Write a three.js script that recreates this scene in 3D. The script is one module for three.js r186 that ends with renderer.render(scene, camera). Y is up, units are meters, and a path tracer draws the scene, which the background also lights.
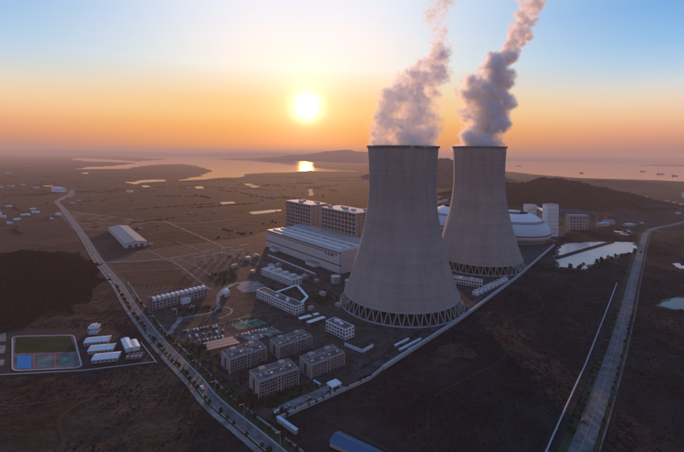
import * as THREE from 'three';
import { mergeGeometries } from 'three/addons/utils/BufferGeometryUtils.js';
import { createNoise3D, createNoise2D } from 'simplex-noise';

// ------------------------------------------------------------------ camera, sky, sun, exposure
const scene = new THREE.Scene();
const camera = new THREE.PerspectiveCamera(68.81, 684 / 452, 1, 150000);
camera.position.set(0, 161, 0);
camera.rotation.set(0, 0, 0.0122);                 // the drone hangs a little askew
camera.setViewOffset(684, 452, 58, 98, 568, 375.5);   // shift lens: verticals stay upright
const renderer = new THREE.WebGLRenderer({ antialias: true });
renderer.toneMapping = THREE.LinearToneMapping;
renderer.toneMappingExposure = 1.0;
renderer.shadowMap.enabled = true;

const sunDir = new THREE.Vector3(-29.5, 38.65, -330).normalize();
const sun = new THREE.DirectionalLight(new THREE.Color(1, 0.46, 0.17), 4.6);
sun.position.copy(sunDir).multiplyScalar(3000);
sun.target.position.set(0, 0, -500);
sun.position.add(sun.target.position);
sun.castShadow = true;
sun.shadow.mapSize.set(4096, 4096);
Object.assign(sun.shadow.camera, { left: -1200, right: 1200, top: 900, bottom: -900, near: 10, far: 7000 });
sun.shadow.radius = 3.5;
scene.add(sun, sun.target);

const lin = (c) => { c /= 255; return c <= 0.04045 ? c / 12.92 : ((c + 0.055) / 1.055) ** 2.4; };
const smooth = (a, b, x) => { const t = Math.min(1, Math.max(0, (x - a) / (b - a))); return t * t * (3 - 2 * t); };
{
  // air colours by height in degrees: towards the sun, to its side, away from it
  const S = [[0, 244, 152, 80], [1.5, 255, 166, 80], [3.5, 255, 182, 94], [5.5, 255, 204, 128], [7.5, 255, 212, 150], [9.5, 255, 228, 190], [12, 255, 246, 232], [16, 252, 246, 244], [20, 242, 243, 250], [30, 205, 224, 245], [50, 125, 164, 215], [90, 90, 130, 192]];
  const M = [[0, 142, 116, 134], [0.8, 168, 130, 134], [1.8, 206, 145, 131], [3, 232, 167, 140], [4.6, 242, 198, 162], [6.4, 238, 216, 196], [8.2, 216, 222, 226], [10.5, 172, 206, 236], [13, 136, 188, 234], [17, 104, 166, 226], [30, 90, 146, 210], [50, 90, 136, 198], [90, 90, 130, 192]];
  const A = [[0, 130, 116, 138], [4, 166, 142, 156], [8, 182, 164, 178], [14, 160, 168, 196], [25, 122, 152, 200], [50, 96, 138, 198], [90, 90, 130, 192]];
  const pick = (T, e, k) => {
    if (e <= T[0][0]) return T[0][k];
    for (let i = 1; i < T.length; i++) if (e <= T[i][0]) { const t = (e - T[i - 1][0]) / (T[i][0] - T[i - 1][0]); return T[i - 1][k] + (T[i][k] - T[i - 1][k]) * t; }
    return T[T.length - 1][k];
  };
  const W = 2048, H = 1024, data = new Float32Array(W * H * 4), sunAz = Math.atan2(sunDir.z, sunDir.x);
  for (let r = 0; r < H; r++) {
    const up = ((r + 0.5) / H - 0.5) * Math.PI, e = Math.max(0, up * 180 / Math.PI);
    const rows = [S, M, A].map((T) => [1, 2, 3].map((k) => pick(T, e, k)));
    for (let c = 0; c < W; c++) {
      const az = ((c + 0.5) / W - 0.5) * 2 * Math.PI;
      let d = Math.abs(az - sunAz) * 180 / Math.PI; if (d > 180) d = 360 - d;
      const a = smooth(4, 56, d), b = smooth(45, 170, d);
      const cos = Math.cos(up) * Math.cos(az) * sunDir.x + Math.sin(up) * sunDir.y + Math.cos(up) * Math.sin(az) * sunDir.z;
      const th = Math.acos(Math.min(1, cos)) * 180 / Math.PI;
      const core = 2.4 * Math.exp(-((th / 1.5) ** 1.7)), halo = 0.55 * Math.exp(-((th / 5) ** 1.6)), wide = 0.2 * Math.exp(-th / 10);
      const o = (r * W + c) * 4;
      for (let k = 0; k < 3; k++) {
        let v = rows[0][k] + (rows[1][k] - rows[0][k]) * a; v += (rows[2][k] - v) * b;
        data[o + k] = lin(v) + core * [1, 0.9, 0.75][k] + halo * [1, 0.54, 0.34][k] + wide * [1, 0.42, 0.16][k];
      }
      data[o + 3] = 1;
    }
  }
  const t = new THREE.DataTexture(data, W, H, THREE.RGBAFormat, THREE.FloatType);
  t.mapping = THREE.EquirectangularReflectionMapping; t.magFilter = THREE.LinearFilter; t.needsUpdate = true;
  scene.background = t; scene.environment = t;
}
scene.fog = new THREE.FogExp2(new THREE.Color(1, 0.8, 0.7), 0.00011);

// ------------------------------------------------------------------ helpers
let seed = 20231;
const rnd = () => { seed = (seed + 0x6d2b79f5) | 0; let t = Math.imul(seed ^ (seed >>> 15), 1 | seed); t = (t + Math.imul(t ^ (t >>> 7), 61 | t)) ^ t; return ((t ^ (t >>> 14)) >>> 0) / 4294967296; };
const rr = (a, b) => a + (b - a) * rnd();
const D2R = Math.PI / 180;
const n2 = createNoise2D(rnd), n3 = createNoise3D(rnd);
const fbm2 = (x, y, o = 4) => { let s = 0, a = 0.5; for (let i = 0; i < o; i++) { s += a * n2(x, y); x = x * 2.03 + 17; y = y * 2.03 - 9; a *= 0.5; } return s; };
const fbm3 = (x, y, z, o = 4) => { let s = 0, a = 0.5; for (let i = 0; i < o; i++) { s += a * n3(x, y, z); x = x * 2.1 + 7; y = y * 2.1 - 5; z = z * 2.1 + 3; a *= 0.5; } return s; };

const taken = new Map();
const numbered = (n) => { const k = taken.get(n) || 0; taken.set(n, k + 1); return k ? n + '_' + String(k).padStart(3, '0') : n; };
function tag(o, label, category, group, kind) {
  o.userData.label = label; if (category) o.userData.category = category;
  if (group) o.userData.group = group; if (kind) o.userData.kind = kind;
  return o;
}
function thing(name, label, category, [x, y, z], deg = 0, group) {
  const o = new THREE.Group(); o.name = numbered(name); o.position.set(x, y, z); o.rotation.y = deg * D2R; scene.add(o);
  return tag(o, label, category, group);
}
function part(name, geo, mat, parent, x = 0, y = 0, z = 0, ry = 0) {
  const m = new THREE.Mesh(geo, mat); m.name = name; m.position.set(x, y, z); m.rotation.y = ry;
  m.castShadow = m.receiveShadow = true; parent.add(m); return m;
}
function struct(name, geo, mat, label, kind = 'structure') {
  const m = new THREE.Mesh(geo, mat); m.name = numbered(name); m.castShadow = m.receiveShadow = true; scene.add(m);
  m.userData.kind = kind; m.userData.label = label; m.userData.category = name.replace(/_/g, ' '); return m;
}
const boxes = new Map();
function boxGeo(w, h, d) {       // a box that stands on y = 0, uv in metres
  const key = [w, h, d].map((v) => v.toFixed(3)).join();
  if (!boxes.has(key)) {
    const g = new THREE.BoxGeometry(w, h, d).translate(0, h / 2, 0), p = g.attributes.position, n = g.attributes.normal, uv = g.attributes.uv;
    for (let i = 0; i < p.count; i++) {
      if (Math.abs(n.getY(i)) > 0.5) uv.setXY(i, p.getX(i), p.getZ(i)); else if (Math.abs(n.getX(i)) > 0.5) uv.setXY(i, p.getZ(i), p.getY(i)); else uv.setXY(i, p.getX(i), p.getY(i));
    }
    boxes.set(key, g);
  }
  return boxes.get(key);
}
const bx = (parent, name, mat, w, h, d, x = 0, y = 0, z = 0, ry = 0) => part(name, boxGeo(w, h, d), mat, parent, x, y, z, ry);
function metres(g) { const p = g.attributes.position, uv = new Float32Array(p.count * 2); for (let i = 0; i < p.count; i++) { uv[2 * i] = p.getX(i); uv[2 * i + 1] = p.getZ(i); } g.setAttribute('uv', new THREE.BufferAttribute(uv, 2)); return g; }
function sheet(pts, y, holes = []) {                      // flat polygon of [x, z] corners
  const s = new THREE.Shape(pts.map(([x, z]) => new THREE.Vector2(x, -z)));
  for (const h of holes) s.holes.push(new THREE.Path(h.map(([x, z]) => new THREE.Vector2(x, -z))));
  return metres(new THREE.ShapeGeometry(s).rotateX(-Math.PI / 2).translate(0, y, 0));
}
function smoothLine(pts, step = 8) {
  const c = new THREE.CatmullRomCurve3(pts.map(([x, z]) => new THREE.Vector3(x, 0, z)), false, 'centripetal');
  return c.getSpacedPoints(Math.max(2, Math.round(c.getLength() / step))).map((p) => [p.x, p.z]);
}
function offsetLine(pts, off) {                           // positive = to the right of the way it runs
  return pts.map(([x, z], i) => {
    const [ax, az] = pts[Math.max(0, i - 1)], [bx_, bz] = pts[Math.min(pts.length - 1, i + 1)], l = Math.hypot(bx_ - ax, bz - az) || 1;
    return [x - (bz - az) / l * off, z + (bx_ - ax) / l * off];
  });
}
function ribbon(pts, w, y0, y1 = y0, off = 0) {            // a strip along a line; with y1 above y0 a solid band
  const L = offsetLine(pts, off - w / 2), Rr = offsetLine(pts, off + w / 2), pos = [], idx = [], n = pts.length, solid = y1 > y0, per = solid ? 4 : 2;
  for (let i = 0; i < n; i++) {
    pos.push(L[i][0], y1, L[i][1], Rr[i][0], y1, Rr[i][1]);
    if (solid) pos.push(L[i][0], y0, L[i][1], Rr[i][0], y0, Rr[i][1]);
  }
  const quad = (a, b, c, d) => idx.push(a, b, c, a, c, d);
  for (let i = 0; i < n - 1; i++) {
    const a = i * per, b = a + per;
    quad(a, a + 1, b + 1, b);
    if (solid) { quad(a + 2, a, b, b + 2); quad(a + 1, a + 3, b + 3, b + 1); }
  }
  if (solid) { quad(0, 2, 3, 1); const e = (n - 1) * per; quad(e, e + 1, e + 3, e + 2); }
  let g = new THREE.BufferGeometry(); g.setAttribute('position', new THREE.Float32BufferAttribute(pos, 3)); g.setIndex(idx);
  metres(g); if (solid) g = g.toNonIndexed(); g.computeVertexNormals(); return g;
}
const along = (pts, step, off = 0, jitter = 0) => { const q = offsetLine(smoothLine(pts, step), off); return q.map(([x, z]) => [x + rr(-jitter, jitter), z + rr(-jitter, jitter)]); };
function distTo(x, z, line) {
  let b = 1e9;
  for (let i = 0; i + 1 < line.length; i++) {
    const [ax, az] = line[i], dx = line[i + 1][0] - ax, dz = line[i + 1][1] - az, t = Math.min(1, Math.max(0, ((x - ax) * dx + (z - az) * dz) / (dx * dx + dz * dz)));
    b = Math.min(b, Math.hypot(x - ax - dx * t, z - az - dz * t));
  }
  return b;
}
function inside(x, z, poly) {
  let k = false;
  for (let i = 0, j = poly.length - 1; i < poly.length; j = i++) if (poly[i][1] > z !== poly[j][1] > z && x < (poly[j][0] - poly[i][0]) * (z - poly[i][1]) / (poly[j][1] - poly[i][1]) + poly[i][0]) k = !k;
  return k;
}

// ------------------------------------------------------------------ textures and materials
function tileNoise(size, cells, octaves, gain = 0.5) {    // repeating value noise, 0..1
  const out = new Float32Array(size * size); let amp = 1, sum = 0;
  for (let o = 0; o < octaves; o++, amp *= gain, cells *= 2) {
    const g = new Float32Array(cells * cells).map(() => rnd()); sum += amp;
    for (let y = 0; y < size; y++) {
      const fy = y / size * cells, iy = Math.floor(fy), ty = smooth(0, 1, fy - iy), r0 = (iy % cells) * cells, r1 = ((iy + 1) % cells) * cells;
      for (let x = 0; x < size; x++) {
        const fx = x / size * cells, ix = Math.floor(fx), tx = smooth(0, 1, fx - ix), i0 = ix % cells, i1 = (ix + 1) % cells;
        const a = g[r0 + i0] + (g[r0 + i1] - g[r0 + i0]) * tx, b = g[r1 + i0] + (g[r1 + i1] - g[r1 + i0]) * tx;
        out[y * size + x] += amp * (a + (b - a) * ty);
      }
    }
  }
  for (let i = 0; i < out.length; i++) out[i] /= sum;
  return out;
}
function texture(size, f, metresPerTile, srgb = false, h = size) {
  const d = new Uint8Array(size * h * 4);
  for (let i = 0; i < size * h; i++) { const c = f(i % size, Math.floor(i / size), i); for (let k = 0; k < 3; k++) d[i * 4 + k] = Math.max(0, Math.min(255, 255 * (c.length ? c[k] : c))); d[i * 4 + 3] = 255; }
  const t = new THREE.DataTexture(d, size, h); t.wrapS = t.wrapT = THREE.RepeatWrapping; t.magFilter = THREE.LinearFilter; t.needsUpdate = true;
  if (metresPerTile) t.repeat.set(1 / metresPerTile, 1 / metresPerTile);
  if (srgb) t.colorSpace = THREE.SRGBColorSpace;
  return t;
}
const coarse = tileNoise(1024, 8, 7, 0.62), fine = tileNoise(512, 16, 5, 0.7), streak = tileNoise(1024, 6, 7, 0.72);
const ctr = (v, k) => Math.min(1, Math.max(0, 0.5 + (v - 0.5) * k));
const soilMap = texture(1024, (x, y, i) => { const v = ctr(coarse[i], 3.2), w = ctr(fine[(y % 512) * 512 + (x % 512)], 2.6); const k = 0.34 + 0.42 * v + 0.34 * w; return [k, k * (0.96 + 0.04 * w), k * (0.93 + 0.08 * v)]; }, 330);
const soilBump = texture(1024, (x, y, i) => ctr(coarse[i], 2) * 0.6 + ctr(fine[(y % 512) * 512 + (x % 512)], 2) * 0.4, 190);
const paveMap = texture(512, (x, y, i) => 0.66 + 0.5 * (ctr(fine[i], 2.4) - 0.5) + 0.3 * (ctr(coarse[(y * 2) * 1024 + x * 2], 2.5) - 0.5), 60);
const wallMap = texture(512, (x, y, i) => 0.86 + 0.15 * (ctr(fine[i], 2) - 0.5) + 0.14 * (ctr(coarse[(y * 2) * 1024 + x * 2], 2) - 0.5), 24);
// cast concrete: one lift of formwork after another, rain streaks running down
const shellMap = texture(1024, (x, y, i) => {
  const lift = Math.floor(y / 1024 * 96), j = Math.sin(lift * 12.9898) * 43758.5453, t = (j - Math.floor(j)) - 0.5;
  const seam = Math.abs(y / 1024 * 96 - lift - 0.5) > 0.42 ? -0.05 : 0;
  const run = ctr(streak[(Math.floor(y / 9) % 1024) * 1024 + x], 2.2) - 0.5, spot = ctr(coarse[i], 2.2) - 0.5;
  const big = Math.sin(Math.floor(lift / 5 + 0.4 * t) * 78.233) * 437.585, k = 0.8 + 0.08 * t + seam * 0.8 + 0.17 * run + 0.12 * spot + 0.06 * (big - Math.floor(big) - 0.5);
  return [k, k * 0.975, k * 0.96];
}, 0);
const mat = (rgb, roughness = 0.9, o = {}) => new THREE.MeshPhysicalMaterial({ color: new THREE.Color().setRGB(...rgb), roughness, specularIntensity: roughness >= 0.85 ? 0.2 : 1, ...o });
const K = {
  ground: new THREE.MeshPhysicalMaterial({ vertexColors: true, roughness: 1, specularIntensity: 0.15, map: soilMap, bumpMap: soilBump, bumpScale: 1.2 }),
  hill: new THREE.MeshPhysicalMaterial({ vertexColors: true, roughness: 1, specularIntensity: 0.15, map: soilMap, bumpMap: soilBump, bumpScale: 2.5 }),
  yard: mat([0.085, 0.063, 0.055], 0.95, { map: paveMap }),
  field: mat([0.05, 0.035, 0.032], 1, { map: soilMap, bumpMap: soilBump, bumpScale: 0.5 }),
  fieldDry: mat([0.1, 0.075, 0.062], 1, { map: soilMap }),
  lawn: mat([0.055, 0.062, 0.035], 1, { map: soilMap }),
  asphalt: mat([0.075, 0.075, 0.082], 0.85, { map: paveMap }),
  blacktop: mat([0.024, 0.025, 0.03], 0.85, { map: paveMap }),
  road: mat([0.13, 0.125, 0.13], 0.8, { map: paveMap }),
  pale: mat([0.28, 0.26, 0.25], 0.85, { map: paveMap }),
  kerb: mat([0.36, 0.35, 0.34], 0.85),
  dirtTrack: mat([0.26, 0.2, 0.165], 0.95, { map: paveMap }),
  track2: mat([0.052, 0.039, 0.034], 1, { map: soilMap }), mud: mat([0.05, 0.04, 0.035], 0.6, { map: soilMap }),
  marking: mat([0.62, 0.62, 0.6], 0.7),
  concrete: mat([0.4, 0.38, 0.37], 0.9, { map: wallMap }),
  shell: mat([0.4, 0.335, 0.302], 0.9, { map: shellMap, bumpMap: shellMap, bumpScale: 0.25 }),
  rim: mat([0.16, 0.155, 0.16], 0.9, { map: wallMap }),
  strut: mat([0.3, 0.275, 0.265], 0.9),
  white: mat([0.72, 0.73, 0.76], 0.6, { map: wallMap }),
  cream: mat([0.58, 0.54, 0.5], 0.8, { map: wallMap }),
  dorm: mat([0.38, 0.33, 0.315], 0.9, { map: wallMap }),
  dormRoof: mat([0.2, 0.17, 0.16], 0.95, { map: paveMap }),
  hall: mat([0.6, 0.54, 0.52], 0.7, { map: wallMap }),
  hallRoof: mat([0.42, 0.37, 0.35], 0.6, { map: wallMap }),
  band: mat([0.1, 0.06, 0.055], 0.8),
  steel: mat([0.46, 0.37, 0.31], 0.8, { map: wallMap }),
  glassBlue: mat([0.05, 0.06, 0.075], 0.1), curtain: mat([0.16, 0.14, 0.125], 0.5),
  glass: mat([0.02, 0.024, 0.03], 0.15),
  greyRoof: mat([0.26, 0.24, 0.25], 0.6, { map: wallMap }),
  blueRoof: mat([0.015, 0.1, 0.22], 0.7, { map: wallMap }),
  blueSteel: mat([0.01, 0.1, 0.34], 0.8),
  redSteel: mat([0.26, 0.035, 0.03], 0.8),
  paleBlue: mat([0.42, 0.52, 0.68], 0.55, { map: wallMap }),
  tealDome: mat([0.5, 0.6, 0.66], 0.5, { map: wallMap }),
  courtBlue: mat([0.0, 0.2, 0.44], 1), courtGreen: mat([0.07, 0.2, 0.14], 0.85, { map: paveMap }), courtTeal: mat([0.1, 0.2, 0.19], 0.85, { map: paveMap }), courtPink: mat([0.3, 0.1, 0.13], 0.85), turf: mat([0.006, 0.042, 0.016], 1, { map: soilMap }),
  track: mat([0.17, 0.15, 0.15], 0.85, { map: paveMap }),
  trunk: mat([0.06, 0.045, 0.035], 1), leaf: mat([0.035, 0.042, 0.024], 1), leafDry: mat([0.06, 0.046, 0.03], 1), leafDeep: mat([0.024, 0.03, 0.02], 1), hedge: mat([0.048, 0.04, 0.032], 1), weed: mat([0.036, 0.029, 0.025], 1), bush: mat([0.022, 0.02, 0.016], 1),
  tyre: mat([0.02, 0.02, 0.02], 0.9), solar: mat([0.07, 0.075, 0.1], 0.65), tan: mat([0.24, 0.15, 0.09], 1, { map: soilMap }),
  hull: mat([0.05, 0.045, 0.05], 0.7), galvanised: mat([0.45, 0.46, 0.48], 0.5, { metalness: 0.4 }), pipe: mat([0.3, 0.34, 0.4], 0.6),
  lake: new THREE.MeshPhysicalMaterial({ color: new THREE.Color().setRGB(0.05, 0.05, 0.05), roughness: 0.06, ior: 1.45 }),
  ripple: new THREE.MeshPhysicalMaterial({ color: new THREE.Color().setRGB(0.1, 0.09, 0.08), roughness: 0.85, ior: 1.33 }),
  still: new THREE.MeshPhysicalMaterial({ color: new THREE.Color().setRGB(0.08, 0.075, 0.07), roughness: 0.08, ior: 1.33 }),
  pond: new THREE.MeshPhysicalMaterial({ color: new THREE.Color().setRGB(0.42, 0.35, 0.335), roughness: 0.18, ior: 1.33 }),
};
const carPaint = [['white', [0.75, 0.75, 0.76]], ['silver', [0.42, 0.43, 0.45]], ['black', [0.02, 0.02, 0.022]], ['red', [0.3, 0.03, 0.03]], ['grey', [0.15, 0.15, 0.16]]].map(([n, c]) => [n, new THREE.MeshPhysicalMaterial({ color: new THREE.Color().setRGB(...c), roughness: 0.4, clearcoat: 0.6 })]);

// ------------------------------------------------------------------ lines the place is laid out along (metres; -z runs towards the sun)
const roadWest = [[30, -152], [-10, -190], [-47, -224.6], [-83.5, -258], [-101, -279], [-127.6, -307.6], [-159.7, -343], [-225.5, -422.8], [-264.4, -474], [-358.5, -587], [-493.5, -758.7], [-798, -1134], [-905, -1265], [-1010, -1480], [-1110, -1640]];
const roadEast = [[72, -150], [104, -187], [140, -227], [208, -306.6], [291, -407], [387, -526], [574, -756], [648, -845], [706, -900], [805, -963], [934, -1053], [1150, -1185], [1500, -1400]];
const pipeLine = [[57, -150], [89, -187], [122, -226.6], [191, -308], [297, -438], [329, -477.6], [352, -506]];
const wallLine = [[388, -721.5], [229, -520], [113, -383.5], [32.6, -297.5]];
const wallLow = [[32.6, -297.5], [21.7, -283.6], [-8, -261], [-36.9, -239.3]];
const plant = [[-37, -236], [-75, -262], [-118, -308], [-150, -343], [-216, -423], [-256, -474], [-350, -587], [-330, -640], [-180, -760], [-140, -860], [60, -900], [430, -940], [560, -930], [470, -830], [386, -724], [227, -522], [111, -386], [31, -300]];
const pondEast = [[365, -666], [388, -700], [419, -736], [465, -748], [513, -756], [553, -752], [530, -712], [495, -672], [468, -664], [438, -638], [412, -628], [384, -601], [362, -586], [351, -570], [318, -579], [338, -620]];
const pondFarEast = [[348, -433], [377, -453], [406, -457], [486, -459], [560, -462], [540, -428], [455, -429], [381, -428], [360, -422]];
const tracks = [[[250, -500], [232, -470], [214, -420], [170, -392], [150, -360], [160, -320], [150, -290]], [[120, -380], [140, -345], [132, -318], [96, -290], [62, -262], [52, -225], [60, -190]], [[300, -560], [290, -520], [262, -488], [250, -500]], [[330, -400], [380, -396], [420, -402], [500, -380]], [[240, -330], [280, -322], [330, -340], [340, -395]], [[-118, -262], [-160, -262], [-205, -250], [-240, -256], [-262, -240]], [[-160, -262], [-168, -240], [-150, -215], [-158, -190]], [[-18, -247], [11, -228], [40, -206]]];
const facility = [[-330, -268], [-254, -280], [-188, -288.5], [-140, -302], [-170, -337], [-208, -360], [-251, -359.5], [-323, -355], [-420, -350], [-410, -260]];

// ------------------------------------------------------------------ ground, one sheet to the horizon
{
  const grow = (from, step, to, f) => { const a = []; let v = from; while (v < to) { v += step; step *= f; a.push(v); } return a; };
  const nx = grow(780, 7, 60000, 1.16), xs = [...nx.slice().reverse().map((v) => -v)]; for (let v = -780; v <= 780; v += 6) xs.push(v); xs.push(...nx);
  const zs = []; for (let v = 260; v > -100; v -= 20) zs.push(v); for (let v = -100; v >= -1000; v -= 6) zs.push(v); zs.push(...grow(1000, 8, 60000, 1.09).map((v) => -v));
  const pos = [], col = [], idx = [];
  for (const z of zs) for (const x of xs) {
    let y = 0; const near = z > -1000 && Math.abs(x) < 800;
    if (near) {
      const free = Math.min(distTo(x, z, roadWest) - 9, distTo(x, z, roadEast) - 18, distTo(x, z, pipeLine) - 3, distTo(x, z, wallLine) - 5, distTo(x, z, wallLow) - 4, ...tracks.map((l) => distTo(x, z, l) - 2));
      const flat = inside(x, z, plant) || inside(x, z, facility) || inside(x, z, pondEast) || inside(x, z, pondFarEast);
      const edge = flat ? 0 : smooth(0, 14, Math.min(free, distTo(x, z, [...pondEast, pondEast[0]]) - 8, distTo(x, z, [...pondFarEast, pondFarEast[0]]) - 8, distTo(x, z, [...facility, facility[0]]) - 2));
      const west = x < -120 && z < -400 ? 0.25 : 1;
      y = edge * west * (1.5 * fbm2(x / 46, z / 46, 3) + 1.1 * Math.max(0, fbm2(x / 13 + 40, z / 13, 2)) + 2.6 * Math.max(0, n2(x / 90 + 5, z / 90) - 0.45));
    }
    // soils and stubble: big plots laid roughly square to the road, mottled inside
    const u = (x * 0.7 - z * 0.72) / 120, v = (x * 0.72 + z * 0.7) / 74, wob = 0.16 * n2(x / 240, z / 240);
    const hu = Math.sin(Math.floor(u + wob) * 127.1 + Math.floor(v + wob) * 311.7) * 43758.5453, plot = hu - Math.floor(hu);
    const m = fbm2(x / 120, z / 120, 4), w2 = fbm2(x / 700 + 9, z / 700, 3);
    let c = [0.026, 0.0205, 0.02];
    const mix = (t, q) => { t = Math.min(1, Math.max(0, t)); c = c.map((k, i) => k + (q[i] - k) * t); };
    mix(plot * plot * 1.1, [0.066, 0.05, 0.045]);
    mix(smooth(0.78, 0.82, plot) * 0.7, [0.034, 0.034, 0.024]);
    mix(0.5 * smooth(-0.1, 0.5, m), [0.042, 0.032, 0.029]);
    mix(0.5 * smooth(0.0, 0.45, -m), [0.018, 0.0155, 0.0145]);
    mix(0.4 * smooth(0.05, 0.4, w2), [0.032, 0.03, 0.022]);
    const eu = u + wob - Math.floor(u + wob), ev = v + wob - Math.floor(v + wob);       // weedy baulks between plots
    if ((eu < 0.06 || ev < 0.09) && n2(x / 45, z / 45) > -0.3) mix(0.8, [0.019, 0.018, 0.014]);
    const c2 = 1 + 0.3 * n2(x / 9, z / 9); c = c.map((k) => k * c2);
    pos.push(x, y, z); col.push(...c);
  }
  const w = xs.length;
  for (let j = 0; j + 1 < zs.length; j++) for (let i = 0; i + 1 < w; i++) { const a = j * w + i; idx.push(a, a + 1, a + w + 1, a, a + w + 1, a + w); }
  for (let i = 0; i < idx.length; i += 3) { const t = idx[i + 1]; idx[i + 1] = idx[i + 2]; idx[i + 2] = t; }
  const g = new THREE.BufferGeometry(); g.setAttribute('position', new THREE.Float32BufferAttribute(pos, 3)); g.setAttribute('color', new THREE.Float32BufferAttribute(col, 3)); g.setIndex(idx);
  metres(g); g.computeVertexNormals();
  struct('ground', g, K.ground, 'dark brown plain of fields and rough soil reaching the horizon');
}

// ------------------------------------------------------------------ hills
function hill(name, label, cx, cz, deg, rx, rz, h, rgb, rough = 0.35, cells = 70, ridge = []) {
  const pos = [], col = [], idx = [], s = n2(cx, cz) * 50;
  for (let j = 0; j <= cells; j++) for (let i = 0; i <= cells; i++) {
    const u = i / cells * 2 - 1, v = j / cells * 2 - 1, r = Math.hypot(u, v) * (1 + 0.3 * rough * n2(u * 1.4 + s, v * 1.4 - s)), f = smooth(1, 0, r);
    let y = h * f * (1 + rough * fbm2(u * 2.2 + s, v * 2.2, 5) + rough * 0.5 * fbm2(u * 9 + s, v * 9, 3));
    for (const [pu, pv, pr, ph] of ridge) y += ph * smooth(1, 0, Math.hypot(u - pu, v - pv) / pr) * (1 + 0.5 * fbm2(u * 5 + s, v * 5 + 3, 4));
    pos.push(u * rx, y - 1.5, v * rz);
    const m = 1 + 0.45 * fbm2(u * 7 + s, v * 7 + 4, 4); col.push(...rgb.map((k) => k * m));
  }
  for (let j = 0; j < cells; j++) for (let i = 0; i < cells; i++) { const a = j * (cells + 1) + i, b = a + cells + 1; idx.push(a, b, b + 1, a, b + 1, a + 1); }
  const g = new THREE.BufferGeometry(); g.setAttribute('position', new THREE.Float32BufferAttribute(pos, 3)); g.setAttribute('color', new THREE.Float32BufferAttribute(col, 3)); g.setIndex(idx);
  metres(g); g.computeVertexNormals();
  const o = struct(name, g, K.hill, label); o.position.set(cx, 0, cz); o.rotation.y = deg * D2R; return o;
}
const wood = [0.045, 0.042, 0.03], brownHill = [0.075, 0.052, 0.042];
const hills = {
  west: hill('hill', 'low dark wooded hill beyond the sports ground', -402, -492, 130, 190, 102, 27, [0.026, 0.021, 0.02], 0.35),
  east: hill('hill', 'dark wooded hill behind the storage domes', 760, -1480, -12, 450, 330, 56, wood, 0.2, 90, [[0.06, 0.05, 0.3, 24], [-0.55, 0.1, 0.5, 20], [0.45, 0.2, 0.5, 14]]),
};
hill('hill', 'brown rounded hill seen between the two cooling towers', 690, -2700, 0, 560, 420, 134, brownHill, 0.2, 80, [[-0.7, 0, 0.5, 40]]);
hill('hill', 'low brown rise along the shore of the estuary', 1560, -2360, -14, 560, 260, 26, brownHill, 0.4, 60);
hill('hill', 'far blue ridge under the sun beyond the lake', 300, -9600, 0, 3300, 1500, 190, [0.08, 0.06, 0.055], 0.35, 90, [[-0.13, 0, 0.2, 40], [0.1, 0, 0.25, 25]]);
hill('hill', 'long far ridge along the western horizon', -13500, -19000, 20, 12000, 4200, 190, [0.08, 0.06, 0.055], 0.4, 90);
hill('hill', 'far low ridge on the horizon across the lake', -3600, -19500, 0, 6500, 2500, 170, [0.08, 0.06, 0.055], 0.4, 70);
hill('hill', 'far low coast on the horizon across the estuary', 14500, -19500, -14, 13000, 3500, 170, [0.08, 0.06, 0.055], 0.4, 90);

for (const [x, z, r, h] of [[93, -327, 19, 6.5], [104, -322, 12, 5], [82, -312, 12, 4.2]]) hill('earth_heap', ['largest orange brown earth heap by the pale gallery', 'low earth heap on the right of the orange brown heaps', 'low earth heap nearest the bottom among the orange brown heaps'][x === 93 ? 0 : x === 104 ? 1 : 2], x, z, 20, r, r * 0.75, h, [0.11, 0.066, 0.047], 0.8, 40);
// ------------------------------------------------------------------ water
const lakeShape = [[-7875, -14281], [-6455, -13570], [-5629, -15231], [-3238, -13364], [-1091, -9747], [-514, -7091], [-267, -3856], [-389, -3484], [-546, -3286], [-695, -3107], [-667, -2627], [-750, -2557], [-804, -2353], [-916, -2227], [-948, -2568], [-1119, -3424], [-1684, -4635], [-2178, -5409], [-2299, -4929], [-2206, -4338], [-2002, -3694], [-2246, -3499], [-2396, -3564], [-2529, -3940], [-2482, -4314], [-2887, -5608], [-3455, -5942], [-3974, -6188], [-4917, -7246], [-5879, -8664], [-5700, -8876], [-4420, -7680], [-3306, -6422], [-3872, -8938], [-4850, -9883]];
function shore(pts, rough) {      // a shoreline wavers between its corners
  const out = [];
  pts.forEach(([x, z], i) => {
    const [bx_, bz] = pts[(i + 1) % pts.length], l = Math.hypot(bx_ - x, bz - z), n = Math.max(2, Math.min(14, Math.round(l / rough / 2)));
    for (let k = 0; k < n; k++) { const t = k / n, px = x + (bx_ - x) * t, pz = z + (bz - z) * t, w = k ? rough : 0; out.push([px + w * n2(px / rough / 2.5, pz / rough / 2.5), pz + w * n2(pz / rough / 2.5, px / rough / 2.5 + 50)]); }
  });
  return out;
}
struct('lake', sheet(shore(lakeShape, 45), 0.6), K.lake, 'broad lake with land fingers glowing orange under the low sun');
struct('lake', sheet(shore([[-334, -4623], [-87, -4189], [120, -3885], [158, -3682], [-75, -3618], [-265, -3666]], 20), 0.5), K.lake, 'narrow lake arm leading towards the nearer cooling tower');
struct('estuary', sheet(shore([[5106, -13157], [8004, -13336], [10050, -13370], [10997, -12175], [12466, -9839], [22000, -8500], [21000, -4300], [9000, -3300], [5228, -3000], [2667, -2470], [2372, -2690], [2253, -2880], [2058, -2924], [1815, -3022], [1713, -3573], [1721, -4170], [1462, -4918], [2721, -9154]], 30), 0.6, []), K.lake, 'wide pale estuary beyond the dark hill');
struct('sand_bar', sheet(shore([[6277, -8522], [8414, -10357], [9668, -10703], [9530, -8318], [7622, -6652], [6683, -7550], [6238, -7824]], 60), 1.6), K.field, 'thin dark sand bar lying in the estuary');
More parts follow.
